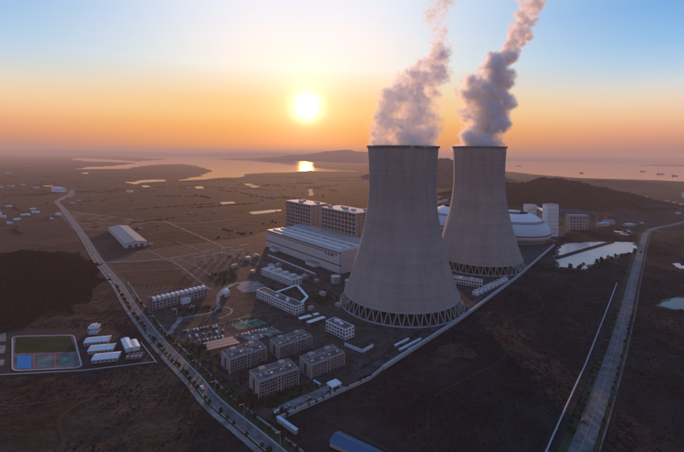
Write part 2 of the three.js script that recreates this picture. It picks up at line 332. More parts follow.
for (const [label, pts] of [
  ['long bright pond with a narrow neck below the land finger', [[-1145, -2091], [-1062, -1994], [-1002, -1948], [-1039, -2056], [-999, -2117], [-962, -2179], [-1014, -2292], [-1098, -2297], [-1123, -2209], [-1094, -2091]]],
  ['small bright pond just below the long necked pond', [[-950, -1882], [-925, -1900], [-873, -1811], [-884, -1783]]],
  ['small dull pond in the fields, second below the long necked pond', [[-883, -1631], [-865, -1644], [-829, -1576], [-842, -1564]]],
  ['small square pond near the lake shore', [[-688, -1865], [-655, -1884], [-611, -1759], [-642, -1755]]],
  ['flat golden pond in the fields left of the boiler houses', [[-392, -1289], [-354, -1306], [-335, -1257], [-369, -1235]]],
  ['long slanting golden pond next to the boiler houses', [[-250, -1081], [-231, -1097], [-174, -1140], [-166, -1111], [-199, -1068], [-231, -1038]]],
  ['pond strip close under the lake shore, below the headland', [[-514, -2076], [-477, -2082], [-392, -1909], [-410, -1838]]],
  ['upright gleaming pond right above the boiler house roof', [[-149, -1775], [-132, -1814], [-111, -1549], [-118, -1483]]],
  ['thin bright pond strip on the far left plain', [[-1393, -1856], [-1340, -1850], [-1289, -1775], [-1337, -1782]]],
  ['tiny far pond beside the lake channel', [[-1919, -2948], [-1902, -2991], [-1789, -2800], [-1825, -2791]]],
]) struct('pond', sheet(shore(pts, 9), 0.45), label.startsWith('upright') ? K.ripple : K.still, label);
const cutTo = (line, w) => [...offsetLine(line, -w), ...offsetLine(line, w).reverse()];
const bank = (p, k) => { const cx = p.reduce((a, q) => a + q[0], 0) / p.length, cz = p.reduce((a, q) => a + q[1], 0) / p.length; return p.map(([x, z]) => { const l = Math.hypot(x - cx, z - cz); return [cx + (x - cx) * (l + k) / l, cz + (z - cz) * (l + k) / l]; }); };
struct('pond_bank', sheet(shore(bank(pondEast, 7), 4), 0.16), K.mud, 'brown muddy bank round the pale settling pond');
struct('pond_bank', sheet(shore(bank(pondFarEast, 6), 4), 0.2), K.mud, 'brown muddy bank round the dull blue pond');
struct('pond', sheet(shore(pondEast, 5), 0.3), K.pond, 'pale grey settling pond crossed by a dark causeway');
struct('causeway', ribbon([[340, -627], [346, -631.7], [410, -679], [470, -722], [514, -753]], 7, -0.5, 1.6), K.blacktop, 'dark causeway running across the pale settling pond');
struct('pond', sheet(shore(pondFarEast, 4), 0.35), K.still, 'dull blue pond on the rough ground right of the right road');
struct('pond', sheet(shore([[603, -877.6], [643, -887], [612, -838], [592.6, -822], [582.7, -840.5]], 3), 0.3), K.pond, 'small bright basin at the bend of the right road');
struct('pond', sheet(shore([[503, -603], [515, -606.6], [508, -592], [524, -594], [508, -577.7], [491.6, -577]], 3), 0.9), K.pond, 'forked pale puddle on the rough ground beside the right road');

// ------------------------------------------------------------------ roads, yards, fields
const wr = smoothLine(roadWest, 10), er = smoothLine(roadEast, 10);
tracks.forEach((l, i) => struct('dirt_track', ribbon(smoothLine(l, 5), i % 2 ? 1.7 : 2.3, 0.07 + i * 0.012), K.track2, ['winding dirt track across the dark plain below the settling pond', 'dirt track curving round the orange earth heaps', 'short dirt track near the settling pond', 'dirt track below the dull blue pond', 'dirt track leaving the right road on its outer side', 'dirt track across the ground below the sports facility', 'dirt track running down to the lower left edge', 'straight dirt track below the boundary corner'][i]));
struct('plant_yard', sheet(plant, 0.05), K.yard, 'brown paved yard of the power plant');
struct('road', ribbon(wr, 7.4, 0.1, 0.1, 1.6), K.road, 'main road slanting from the bottom to the far left plain');
struct('pavement', ribbon(wr, 3.2, -0.2, 0.24, -5), K.pale, 'pale pavement along the outer side of the left main road');
struct('verge', ribbon(wr, 1.25, 0.07, 0.07, -2.75), K.lawn, 'narrow planted strip between pavement and left main road');
struct('kerb', ribbon(wr, 0.4, -0.1, 0.26, 5.5), K.kerb, 'pale kerb along the plant side of the left main road');
struct('verge', ribbon(wr.slice(0, 46), 5, 0.075, 0.075, 8.3), K.lawn, 'bushy verge between left main road and the plant');
struct('footpath', ribbon(wr.slice(0, 46), 1.4, -0.1, 0.16, 11.6), K.pale, 'footpath behind the bushes beside the left main road');
for (const off of [-1.9, 5.0]) struct('road_marking', ribbon(wr, 0.2, 0.13, 0.13, off), K.marking, off < 0 ? 'white edge line on the pavement side of the left main road' : 'white edge line on the plant side of the left main road');
struct('road', ribbon(er, 9.5, 0.12, 0.12, 0.5), K.road, 'straight road running up the right side past the pond');
struct('verge', ribbon(er, 4.6, 0.08, 0.08, -6.6), K.lawn, 'planted verge on the pipe side of the right road');
struct('verge', ribbon(er, 2.2, 0.08, 0.08, 6.5), K.lawn, 'narrow verge on the outer side of the right road');
struct('kerb', ribbon(er, 0.4, -0.1, 0.26, -4.4), K.track, 'kerb on the pipe side of the right road');
struct('kerb', ribbon(er, 0.4, -0.1, 0.26, 5.4), K.track, 'kerb on the outer side of the right road');
struct('footpath', ribbon(er, 1.0, -0.1, 0.2, 8.4), K.track, 'thin footpath along the outer side of the right road');
struct('road_marking', ribbon(er, 0.16, 0.15, 0.15, 0.5), K.kerb, 'thin pale centre line of the right road');
struct('ditch', ribbon(er.slice(0, 46), 7, 0.03, 0.03, -12.6), K.blacktop, 'dark strip of ground between the pale pipe and the right road');
const lane = (label, pts, w, m = K.dirtTrack, y = 0.14) => struct('lane', ribbon(smoothLine(pts, 6), w, y), m, label);
lane('farm road running right from the left main road past the warehouse', [[-352, -570], [-339, -575], [-286, -587], [-259, -603], [-217, -643]], 6);
lane('straight field lane slanting down to the entrance building', [[-257, -600], [-164, -481], [-150, -462]], 3.2, K.dirtTrack, 0.16);
lane('second field lane, parallel to the one slanting to the entrance', [[-250, -606], [-200, -556], [-160, -509]], 2.6, K.dirtTrack, 0.17);
lane('far country road crossing the plain behind the warehouse', [[-740, -1068], [-710, -1054], [-560, -975], [-429, -912], [-330, -905], [-260, -960]], 6);
lane('far lane slanting from the country road towards the turbine hall', [[-412, -925], [-300, -795], [-198, -675]], 5, K.dirtTrack, 0.16);
lane('winding track to the bright far farm building', [[-905, -1262], [-928, -1335], [-958, -1408], [-1036, -1530], [-1127, -1600]], 9);
lane('side lane leaving the bend of the right road', [[697, -892], [700, -840], [706, -780], [712, -740]], 4);
lane('plant road along the inner side of the pale gallery', [[14, -288], [105, -388], [220, -527], [378, -724]], 6, K.asphalt);
lane('short lane crossing the plots beside the switchyard', [[-318, -652], [-232, -566]], 2.4, K.dirtTrack, 0.18);
lane('lane along the far side of the switchyard plots', [[-296, -716], [-196, -616]], 2.4, K.dirtTrack, 0.19);
lane('cross lane joining the two switchyard plot lanes', [[-312, -646], [-270, -690], [-236, -655]], 2, K.dirtTrack, 0.2);
lane('cross lane halfway along the dark ploughed field', [[-296, -532], [-222, -548]], 2, K.dirtTrack, 0.18);
lane('plant road between dormitories and offices', [[-150, -352], [-60, -395], [-20, -376], [20, -318], [10, -292]], 5, K.asphalt);
lane('plant road below the turbine hall', [[-190, -640], [-60, -520], [-20, -478], [5, -440], [-12, -392]], 6, K.asphalt, 0.16);
lane('curved entrance drive joining the left main road', [[-150, -347], [-152.7, -367], [-154.3, -383], [-160.7, -394.6], [-172, -410]], 4.5, K.pale);
lane('entrance drive crossing in front of the arcaded building', [[-155, -384], [-138, -394], [-131, -397], [-126.6, -410], [-130, -424], [-137, -445]], 4, K.pale, 0.17);
lane('pale drive curving towards the office plaza', [[-137, -445], [-135, -476], [-124, -493], [-109, -493], [-100, -480]], 6, K.pale, 0.15);
lane('oval loop drive behind the sports court', [[-118.6, -384], [-112, -391], [-109.5, -400], [-112, -409], [-121, -414.5]], 2.6, K.pale);
for (const [label, pts] of [
  ['dark lawn strip between left main road and dormitories', [[-52, -243], [-62, -250], [-140, -338], [-128, -336], [-112, -325], [-96, -301], [-84, -286], [-58, -262]]],
  ['lawn in the entrance garden inside the drives', [[-166, -402], [-156, -385], [-140, -395], [-133, -402], [-136, -418], [-148, -414]]],
  ['lawn between the two white office blocks', [[-96, -470], [-64, -440], [-54, -450], [-86, -482]]],
  ['dark planted plot beside the pale paved lot', [[-52, -256], [-44, -250], [-16, -272], [-24, -280]]],
  ['dark planted plot left of the nearer cooling tower', [[-40, -452], [-22, -470], [-8, -440], [-16, -415]]],
  ['dark planted plot along the switchyard lane', [[-176, -520], [-150, -480], [-128, -502], [-150, -546]]],
]) struct('lawn', sheet(shore(pts, 1.5), 0.11), K.lawn, label);
for (const [label, m, pts] of [
  ['dark ploughed field beside the left main road, above the entrance', K.field, [[-330, -572], [-252, -478], [-172, -474], [-254, -592], [-290, -582]]],
  ['brown stubble field between the two slanting lanes', K.fieldDry, [[-252, -598], [-246, -600], [-166, -508], [-160, -482]]],
  ['brown field between left main road and the grey warehouse', K.field, [[-362, -580], [-490, -742], [-468, -790], [-352, -650], [-340, -582]]],
  ['bare brown plot behind the grey warehouse', K.fieldDry, [[-540, -800], [-760, -1060], [-700, -1046], [-440, -905], [-436, -838], [-470, -806]]],
]) struct('field', sheet(pts, m === K.field ? 0.06 : 0.09), m, label);
struct('plaza', sheet([[-122, -497], [-104, -500], [-90, -478], [-96, -462], [-112, -458], [-124, -474]], 0.13), K.pale, 'pale paved plaza in front of the white offices');
struct('parking_lot', sheet([[-146, -355], [-116, -373], [-91, -347], [-116, -329]], 0.13), K.asphalt, 'car park between left main road and green court');
struct('parking_lot', sheet([[-93, -351], [-67, -369], [-50, -357], [-76, -340]], 0.13), K.pale, 'car park in front of the green court');
struct('parking_lot', sheet([[-42, -250], [-34, -242.5], [4, -274], [-3, -281], [-15, -271]], 0.13), K.pale, 'pale paved lot inside the boundary corner');
struct('sports_court', sheet([[-109, -378], [-89, -395], [-68.6, -375.4], [-91.8, -359.6]], 0.14), K.courtGreen, 'green sports court beside the car parks');
for (const p of [[[-99.6, -386], [-80.5, -367.2]], [[-100.5, -369.2], [-79, -385]]]) struct('court_marking', ribbon(p, 0.35, 0.18), K.marking, p[0][1] < -380 ? 'white line across the green court' : 'white line along the green court');
struct('facility_apron', sheet(facility, 0.06), K.blacktop, 'dark asphalt apron round the sports ground');
{
  const ring = (pts, r) => { const s = []; pts.forEach((p, i) => { const a = pts[(i + 3) % 4], b = pts[(i + 1) % 4], t = (q) => { const l = Math.hypot(q[0] - p[0], q[1] - p[1]); return [p[0] + (q[0] - p[0]) / l * r, p[1] + (q[1] - p[1]) / l * r]; }, A = t(a), B = t(b); for (let k = 0; k <= 6; k++) { const u = k / 6; s.push([A[0] * (1 - u) ** 2 + 2 * p[0] * u * (1 - u) + B[0] * u * u, A[1] * (1 - u) ** 2 + 2 * p[1] * u * (1 - u) + B[1] * u * u]); } }); return s; };
  const outer = [[-282.6, -343], [-232.3, -347], [-191, -295], [-238, -289.3]], path = ring(outer, 6);
  struct('running_path', sheet(path, 0.1), K.track, 'grey surround of the rounded sports ground');
  struct('kerb', ribbon([...path, path[0]], 1.1, -0.1, 0.3), K.kerb, 'pale rounded border of the sports ground');
  struct('pitch', sheet([[-278, -341.2], [-233.5, -344.6], [-211, -318.4], [-257.5, -314.9]], 0.14), K.turf, 'dark green playing field of the sports ground');
  for (const [label, m, p] of [['bright blue court in the corner of the sports ground', K.courtBlue, [[-252.5, -311.3], [-242, -312], [-227.4, -293.3], [-237, -292.3]]], ['teal court next to the blue court', K.courtTeal, [[-239.5, -313], [-227, -314], [-211.5, -294], [-223.5, -293.4]]], ['teal court at the right end of the sports ground', K.courtTeal, [[-222.8, -314.3], [-211, -315.2], [-195.4, -295.5], [-207.5, -294]]]]) struct('sports_court', sheet(p, 0.14), m, label);
  for (const [label, a, b] of [['pink strip between the two teal courts', [-225.3, -314.6], [-209.8, -293.8]], ['pink strip between blue and teal courts', [-240.8, -312.9], [-225.4, -293]], ['pink strip between the turf and the courts', [-252, -313.3], [-211, -316.4]]]) struct('court_marking', ribbon([a, b], 1.2, 0.17), K.courtPink, label);
  for (const [label, p] of [['paved square at the top left of the sports ground', [[-305, -353], [-297, -353], [-280.5, -334], [-288.6, -333.7]]], ['paved square left of the green turf', [[-282, -327], [-275, -327.4], [-265, -314.2], [-271, -314]]], ['paved square left of the blue court', [[-264, -304.5], [-257, -305], [-251, -296.8], [-257, -296.5]]]]) struct('paving', sheet(p, 0.12), K.pale, label);
  struct('sports_court', sheet([[-318, -342], [-300, -342.6], [-276, -315.3], [-292, -314.6]], 0.12), K.courtTeal, 'pale teal court at the left edge, beside the paved squares');
  const fenceLine = [[-330, -273], [-252, -283], [-188, -291], [-141, -304.5]];
  struct('kerb', ribbon(fenceLine, 0.8, -0.1, 0.4), K.kerb, 'pale low kerb along the front of the sports facility');
  struct('kerb', ribbon([[-168, -335.5], [-139.5, -303.2]], 0.7, -0.1, 0.4), K.kerb, 'pale low kerb between the sports facility and left main road');
}

// ------------------------------------------------------------------ cooling towers
const shellR = (y) => 36.5 * Math.sqrt(1 + ((y - 128) / (y < 128 ? 85.7 : 128)) ** 2);
const COLS = 46;
function coolingTower(label, x, z) {
  const t = thing('cooling_tower', label, 'cooling tower', [x, 0, z], 0, 'hyperbolic cooling towers');
  const y0 = 11.7, y1 = 170, prof = [];
  for (let i = 0; i <= 64; i++) { const y = y0 + (y1 - y0) * i / 64; prof.push(new THREE.Vector2(shellR(y), y)); }
  prof.push(new THREE.Vector2(shellR(y1) - 0.9, y1));
  for (let i = 64; i >= 0; i--) { const y = y0 + (y1 - y0) * i / 64; prof.push(new THREE.Vector2(shellR(y) - 0.9, y)); }
  prof.push(prof[0].clone());
  const g = new THREE.LatheGeometry(prof, 128), p = g.attributes.position, uv = g.attributes.uv;
  for (let i = 0; i < p.count; i++) uv.setXY(i, uv.getX(i) * 4, p.getY(i) / 175);
  part('shell', g, K.shell, t);
  const ringGeo = (r0, r1, a, b) => new THREE.LatheGeometry([[r1, a], [r1, b], [r0, b], [r0, a], [r1, a]].map(([r, y]) => new THREE.Vector2(r, y)), 128);
  part('rim_walkway', ringGeo(shellR(170) - 1.2, shellR(170) + 1.3, 168.6, 170.6), K.rim, t);
  part('ring_beam', ringGeo(shellR(11.7) - 1.3, shellR(11.7) + 0.7, 10.9, 12.6), K.strut, t);
  part('basin_wall', ringGeo(66, 67.2, -0.3, 1.3), K.strut, t);
  part('basin_water', new THREE.CylinderGeometry(66, 66, 0.5, 96).translate(0, 0.25, 0), K.still, t);
  part('fill_pack', new THREE.CylinderGeometry(59.2, 59.6, 2.6, 96, 1).translate(0, 12.4, 0), K.strut, t);
  for (let i = 0; i < 24; i++) { const a = i / 24 * Math.PI * 2, r = i % 2 ? 44 : 26; bx(t, 'inner_column', K.strut, 1, 10.7, 1, r * Math.cos(a), 0.4, r * Math.sin(a)); }
  const q = new THREE.Vector3(), w = new THREE.Vector3();
  for (let i = 0; i < COLS; i++) {
    const foot = (i + 0.5) / COLS * Math.PI * 2;
    for (const s of [-1, 1]) {
      const head = foot + s * Math.PI / COLS * 0.86, f2 = foot + s * 0.012;
      q.set(64.6 * Math.cos(f2), 0.4, 64.6 * Math.sin(f2)); w.set(shellR(11.7) * Math.cos(head), 11.3, shellR(11.7) * Math.sin(head));
      const m = part('support_column', colGeo, K.strut, t); m.position.copy(q).add(w).multiplyScalar(0.5);
      m.quaternion.setFromUnitVectors(new THREE.Vector3(0, 1, 0), w.clone().sub(q).normalize()); m.scale.y = w.distanceTo(q);
    }
  }
  return t;
}
const colGeo = new THREE.CylinderGeometry(0.55, 0.62, 1, 8);
coolingTower('nearer and larger grey concrete cooling tower, left of the pair', 66.6, -436);
coolingTower('farther grey concrete cooling tower, in front of the white storage dome', 205.9, -597).scale.y = 1.024;

// ------------------------------------------------------------------ turbine hall and boiler houses
{
  const t = thing('turbine_hall', 'long pale turbine hall with dark stripe in front of the boiler houses', 'hall', [-44.4, 0, -628.4], -50.1);
  bx(t, 'wall', K.hall, 200, 27.4, 55);
  bx(t, 'parapet', K.band, 200.6, 0.9, 55.6, 0, 26.6);
  bx(t, 'plinth_band', K.band, 200.7, 1.5, 55.7, 0, 10.2);
  bx(t, 'roof', K.hallRoof, 199, 1.3, 53.8, 0, 27.5);
  for (const z of [-16, 0, 15]) bx(t, 'skylight', K.white, 184, 1.6, 4.2, -2, 28.8, z);
  for (let i = 0; i < 9; i++) bx(t, 'roof_vent', K.steel, 3, 2, 3, -84 + i * 20.5, 28.8, -8.5);
  bx(t, 'end_gable', K.hall, 2.4, 31, 30, 100.6, 0, 10);
  for (const [x, w] of [[70, 3], [76, 2.2], [80, 3], [85, 4]]) bx(t, 'sign_letter', K.band, w, 2.4, 0.3, x, 20.5, 27.75);
  for (const [x, w] of [[-63, 16], [44, 22]]) { const a = bx(t, 'annexe', K.white, w, 5, 9, x, 0, 32.2); bx(a, 'flat_roof', K.greyRoof, w + 1, 0.5, 10, 0, 5.05); }
  for (let i = 0; i < 24; i++) bx(t, 'window', K.glass, 5.4, 1.2, 0.3, -92 + i * 8, 23.5, 27.65);
  bx(t, 'bunker_bay', K.hall, 196, 31, 19.6, 0, 0, -37.5);
  bx(t, 'bay_roof', K.hallRoof, 197, 0.8, 20.4, 0, 31.05, -37.5);
}
function boiler(label, x, z, L, W) {
  const H = 69, t = thing('boiler_house', label, 'boiler house', [x, 0, z], -50.1, 'boiler houses');
  bx(t, 'core', K.steel, L - 2.4, H - 2, W - 2.4);
  const rf = bx(t, 'roof', K.cream, L + 2, 1.6, W + 2, 0, H - 1.6);
  for (let i = 0; i < 5; i++) bx(rf, 'roof_unit', K.steel, rr(4, 10), rr(1.5, 4), rr(4, 9), -L / 2 + 8 + i * (L - 16) / 4, 1.65, rr(-W / 3, W / 3));
  const nx = 11, nz = 5, ny = 10;
  for (let i = 0; i < nx; i++) bx(t, 'column', K.steel, 1.5, H - 1.7, 1.5, -L / 2 + L * i / (nx - 1), 0, W / 2);
  for (let i = 1; i < nz; i++) bx(t, 'column', K.steel, 1.5, H - 1.7, 1.5, L / 2, 0, W / 2 - W * i / (nz - 1));
  for (let k = 1; k < ny; k++) { bx(t, 'beam', K.steel, L, 1.1, 1, 0, k * H / ny - 0.5, W / 2 + 0.3); bx(t, 'beam', K.steel, 1, 1.1, W, L / 2 + 0.3, k * H / ny - 0.5, 0); }
  for (let k = 2; k < ny; k++) for (let i = 0; i < nx - 1; i++) bx(t, 'window', K.glass, L / (nx - 1) - 2.6, (H / ny - 1.3) * 0.55, 0.5, -L / 2 + L * (i + 0.5) / (nx - 1), k * H / ny + 0.62, W / 2 - 0.6);
  return t;
}
boiler('boiler house on the left, farther from the cooling towers', -67.5, -758, 83, 36);
boiler('boiler house on the right, next to the nearer cooling tower', 10, -668.4, 88, 40);

// ------------------------------------------------------------------ dormitories
const winGeo = boxGeo(1, 1, 0.16), panes = [K.glass, K.glass, K.glassBlue, K.glass, K.curtain, K.glass];
function win(parent, x, y, z, w, h, ry = 0) { const m = part('window', winGeo, panes[Math.floor(rnd() * 6)], parent, x, y, z, ry); m.scale.set(w, h, 1); return m; }
function dorm(label, cornerX, cornerZ, deg, L, W, H) {
  const a = deg * D2R, cx = cornerX + Math.cos(a) * L / 2 - Math.sin(a) * W / 2, cz = cornerZ - Math.sin(a) * L / 2 - Math.cos(a) * W / 2;
  const t = thing('dormitory', label, 'dormitory', [cx, 0, cz], deg, 'dormitory blocks by the left main road');
  bx(t, 'wall', K.dorm, L, H, W);
  const roof = bx(t, 'roof', K.dormRoof, L - 0.8, 0.25, W - 0.8, 0, H + 0.01);
  for (const s of [-1, 1]) { bx(t, 'parapet', K.dorm, L, 0.9, 0.35, 0, H, s * (W / 2 - 0.18)); bx(t, 'parapet', K.dorm, 0.35, 0.9, W - 0.72, s * (L / 2 - 0.18), H, 0); }
  bx(roof, 'ridge', K.dorm, L - 4, 0.8, 0.5, 0, 0.26, -0.5); bx(roof, 'stair_head', K.dorm, 4, 2.2, 4, -L / 4, 0.26, -W / 4); bx(roof, 'stair_head', K.dorm, 4, 2.2, 4, L / 4, 0.26, -W / 4);
  for (let i = 0; i < 9; i++) bx(roof, 'roof_unit', rnd() < 0.5 ? K.greyRoof : K.dorm, rr(0.8, 2.4), rr(0.5, 1.3), rr(0.8, 2), rr(-L / 2 + 2, L / 2 - 2), 0.26, rr(-W / 2 + 2, W / 2 - 2));
  for (let i = 0; i < 4; i++) bx(roof, 'water_tank', K.galvanised, 1.6, 1.1, 1.1, -L / 2 + 4 + i * (L - 8) / 3, 0.26, rr(1.5, W / 3));
  const rows = 5, cols = 7, wing = L / 2 - 1.2, fh = H / rows;
  for (const s of [-1, 1]) {
    const x0 = s < 0 ? -L / 2 : 1.2, cw = wing / cols;
    for (let i = 0; i <= cols; i++) bx(t, 'fin', K.dorm, i && i < cols ? 0.24 : 0.7, H, 0.9, Math.min(Math.max(x0 + i * cw, -L / 2 + 0.36), L / 2 - 0.36), 0, W / 2 + 0.46);
    for (let r = 1; r <= rows; r++) bx(t, 'balcony_slab', K.dorm, wing - 0.8, 0.26, 0.6, x0 + wing / 2, r * fh - 0.3, W / 2 + 0.31);
    for (let r = 0; r < rows; r++) for (let i = 0; i < cols; i++) win(t, x0 + (i + 0.5) * cw, r * fh + 0.3, W / 2 + 0.06, cw - 0.36, fh - 0.68);
  }
  bx(t, 'stair_strip', K.glass, 0.2, H - 2.2, 2.2, -L / 2 - 0.08, 1, 0.5);
  for (let r = 0; r < rows; r++) win(t, 0, r * fh + 0.5, W / 2 + 0.05, 1.2, 1.1);
  return t;
}
dorm('dormitory block nearest the left main road, second from the bottom', -79.9, -288.5, 39, 30, 15, 10.3);
dorm('dormitory block farthest back, next to the second car park', -47.6, -310.5, 38, 31, 15, 9.4);
dorm('dormitory block at the very front, nearest the pale paved lot', -53, -260.4, 35, 30, 15.5, 10.6);
dorm('dormitory block on the right, next to the small white gatehouse', -20.4, -283.8, 39, 31, 15, 9.2);

// ------------------------------------------------------------------ white offices
function office(name, label, cx, cz, deg, L, W, H, floors, cols, roofMat = K.greyRoof, group) {
  const t = thing(name, label, 'office building', [cx, 0, cz], deg, group);
  bx(t, 'wall', K.white, L, H, W);
  const rf = bx(t, 'roof', roofMat, L - 1, 0.3, W - 1, 0, H + 0.01);
  for (const s of [-1, 1]) { bx(t, 'parapet', K.white, L, 0.9, 0.4, 0, H, s * (W / 2 - 0.2)); bx(t, 'parapet', K.white, 0.4, 0.9, W - 0.82, s * (L / 2 - 0.2), H, 0); }
  for (let i = 0; i < 3; i++) bx(rf, 'roof_unit', K.white, rr(2, 4), rr(1, 2), rr(2, 3), -L / 2 + 5 + rnd() * (L - 10), 0.31, rr(-W / 5, W / 5));
  const fh = H / floors;
  for (let r = 0; r < floors; r++) {
    for (let i = 0; i < cols; i++) win(t, -L / 2 + (i + 0.5) * L / cols, r * fh + fh * 0.3, W / 2 + 0.06, L / cols * 0.66, fh * 0.5);
    for (let i = 0; i < 3; i++) win(t, L / 2 + 0.06, r * fh + fh * 0.3, -W / 2 + (i + 0.5) * W / 3, W / 3 * 0.5, fh * 0.5, Math.PI / 2);
    bx(t, 'sill_band', K.white, L + 0.3, 0.25, 0.3, 0, r * fh + fh * 0.2, W / 2 + 0.17);
  }
  return t;
}
const ofA = office('office_building', 'white office block closer to the turbine hall, behind the covered walk', -76.2, -507.6, -45, 66, 15, 7.6, 3, 16, K.cream, 'long white office blocks');
for (let i = 0; i < 4; i++) bx(ofA, 'penthouse', K.cream, 7, 2.6, 6, -22 + i * 15, 8.6, -2);
office('office_building', 'bright white office block in front of the covered walk', -64.8, -422.8, -44, 67.7, 11.5, 8.2, 3, 18, K.dormRoof, 'long white office blocks');
office('annexe_building', 'short white office at the foot of the nearer cooling tower', 0, -356.5, -46, 25.3, 11, 8.6, 3, 7, K.dormRoof);
{
  const t = thing('covered_walk', 'pale U-shaped covered walk joining the two white offices', 'covered walk', [-44, 0, -454], 0);
  const rts = [[[-30, 6], [-8, -21]], [[-8, -21], [8, 18]], [[8, 18], [0, 46]]];
  for (const [a, b] of rts) {
    part('canopy_roof', ribbon([a, b], 3, 3.6, 4.0), K.white, t);
    const n = Math.round(Math.hypot(b[0] - a[0], b[1] - a[1]) / 8);
    for (let i = 1; i < n; i++) bx(t, 'post', K.white, 0.4, 3.6, 0.4, a[0] + (b[0] - a[0]) * i / n, 0, a[1] + (b[1] - a[1]) * i / n);
  }
}
{ // walled yard beside the short office
  for (const [label, a, b] of [['white low wall on the road side of the walled yard', [4, -334], [18, -322.4]], ['white low wall on the tower side of the walled yard', [18.6, -322.2], [28, -332.5]]]) {
    const g = ribbon([a, b], 0.5, 0, 2.4); const o = thing('yard_wall', label, 'wall', [a[0], 0, a[1]]);
    part('wall_panel', g.translate(-a[0], 0, -a[1]), K.white, o); part('coping', ribbon([a, b], 0.8, 2.41, 2.6).translate(-a[0], 0, -a[1]), K.paleBlue, o);
  }
  struct('yard_paving', sheet([[5, -335], [18, -323], [27, -332.4], [14, -345]], 0.2), K.yard, 'brown floor of the walled yard');
}
function shelter(name, label, cx, cz, deg, L, W, H, m, group) {
  const t = thing(name, label, 'shelter', [cx, 0, cz], deg, group);
  bx(t, 'roof', m, L, 0.35, W, 0, H);
  for (const sx of [-1, 1]) for (const sz of [-1, 1]) bx(t, 'post', K.galvanised, 0.35, H, 0.35, sx * (L / 2 - 0.6), 0, sz * (W / 2 - 0.6));
  return t;
}
shelter('canopy', 'white flat canopy on the left of the pair beside the short office', -33.5, -381.5, 36, 13, 5, 4, K.white, 'white canopies by the short office');
shelter('canopy', 'white flat canopy on the right of the pair beside the short office', -22.5, -375.8, 41, 20, 4.6, 4, K.white, 'white canopies by the short office');
shelter('kiosk', 'small white kiosk between offices and short office', -23.5, -388, 40, 6, 4, 4.4, K.white);
for (let i = 0; i < 3; i++) {
  const a = 41 * D2R, k = i - 1, cx = -99.5 + Math.sin(a) * k * 5.2, cz = -330 + Math.cos(a) * k * 5.2;
  const t = shelter('carport', ['long dark carport roof farthest from the dormitories', 'long dark carport roof in the middle of three', 'long dark carport roof closest to the dormitories'][i], cx, cz, 29, 27, 3.9, 2.6, K.solar, 'carport roofs beside the car park');
  bx(t, 'edge_beam', K.paleBlue, 27, 0.3, 0.3, 0, 2.7, 2.1);
}
{ // gatehouse
  const t = thing('gatehouse', 'small gatehouse with overhanging white roof on the paved lot', 'gatehouse', [-3.5, 0, -272], 38);
  bx(t, 'wall', K.glass, 6.2, 3.4, 4.6); bx(t, 'roof', K.white, 8.2, 1.0, 6.6, 0, 3.42); bx(t, 'plinth', K.white, 6.6, 0.9, 5);
  for (const sx of [-1, 1]) for (const sz of [-1, 1]) bx(t, 'post', K.white, 0.5, 3.4, 0.5, sx * 3.2, 0, sz * 2.4);
}
shelter('bicycle_shelter', 'thin pale shelter beside the right dormitory block', -15.4, -275.6, -46, 7.2, 1.4, 2.4, K.paleBlue);
{
  const t = thing('storage_shed', 'narrow pale blue roofed shed at the boundary corner', 'shed', [-30.4, 0, -233.4], -42);
  bx(t, 'wall', K.concrete, 17, 2.4, 1.6); bx(t, 'roof', K.paleBlue, 17.6, 0.4, 2.2, 0, 2.42);
}
function gable(name, label, cat, cx, cz, deg, L, W, H, rise, wallM, roofM, group, y = 0) {
  const t = thing(name, label, cat, [cx, y, cz], deg, group);
  const s = new THREE.Shape([[-W / 2, 0], [W / 2, 0], [W / 2, H], [0, H + rise], [-W / 2, H]].map((p) => new THREE.Vector2(...p)));
  const g = new THREE.ExtrudeGeometry(s, { depth: L, bevelEnabled: false }).translate(0, 0, -L / 2).rotateY(Math.PI / 2); part('wall', g, wallM, t);
  const sl = Math.hypot(W / 2, rise), an = Math.atan2(rise, W / 2);
  for (const k of [-1, 1]) { const r = bx(t, 'roof_slope', roofM, L + 0.8, 0.25, sl + 0.7); r.position.set(0, H + rise / 2 + 0.06, k * W / 4); r.rotation.x = k * an; }
  return t;
}
{
  const t = gable('long_shed', 'long blue roofed shed at the bottom edge', 'shed', 9.5, -214, -33, 28, 9, 3.4, 1.3, K.concrete, K.blueRoof);
  for (let i = 0; i < 3; i++) bx(t, 'door', K.galvanised, 3.4, 2.8, 0.2, -9 + i * 9, 0, 4.6);
}

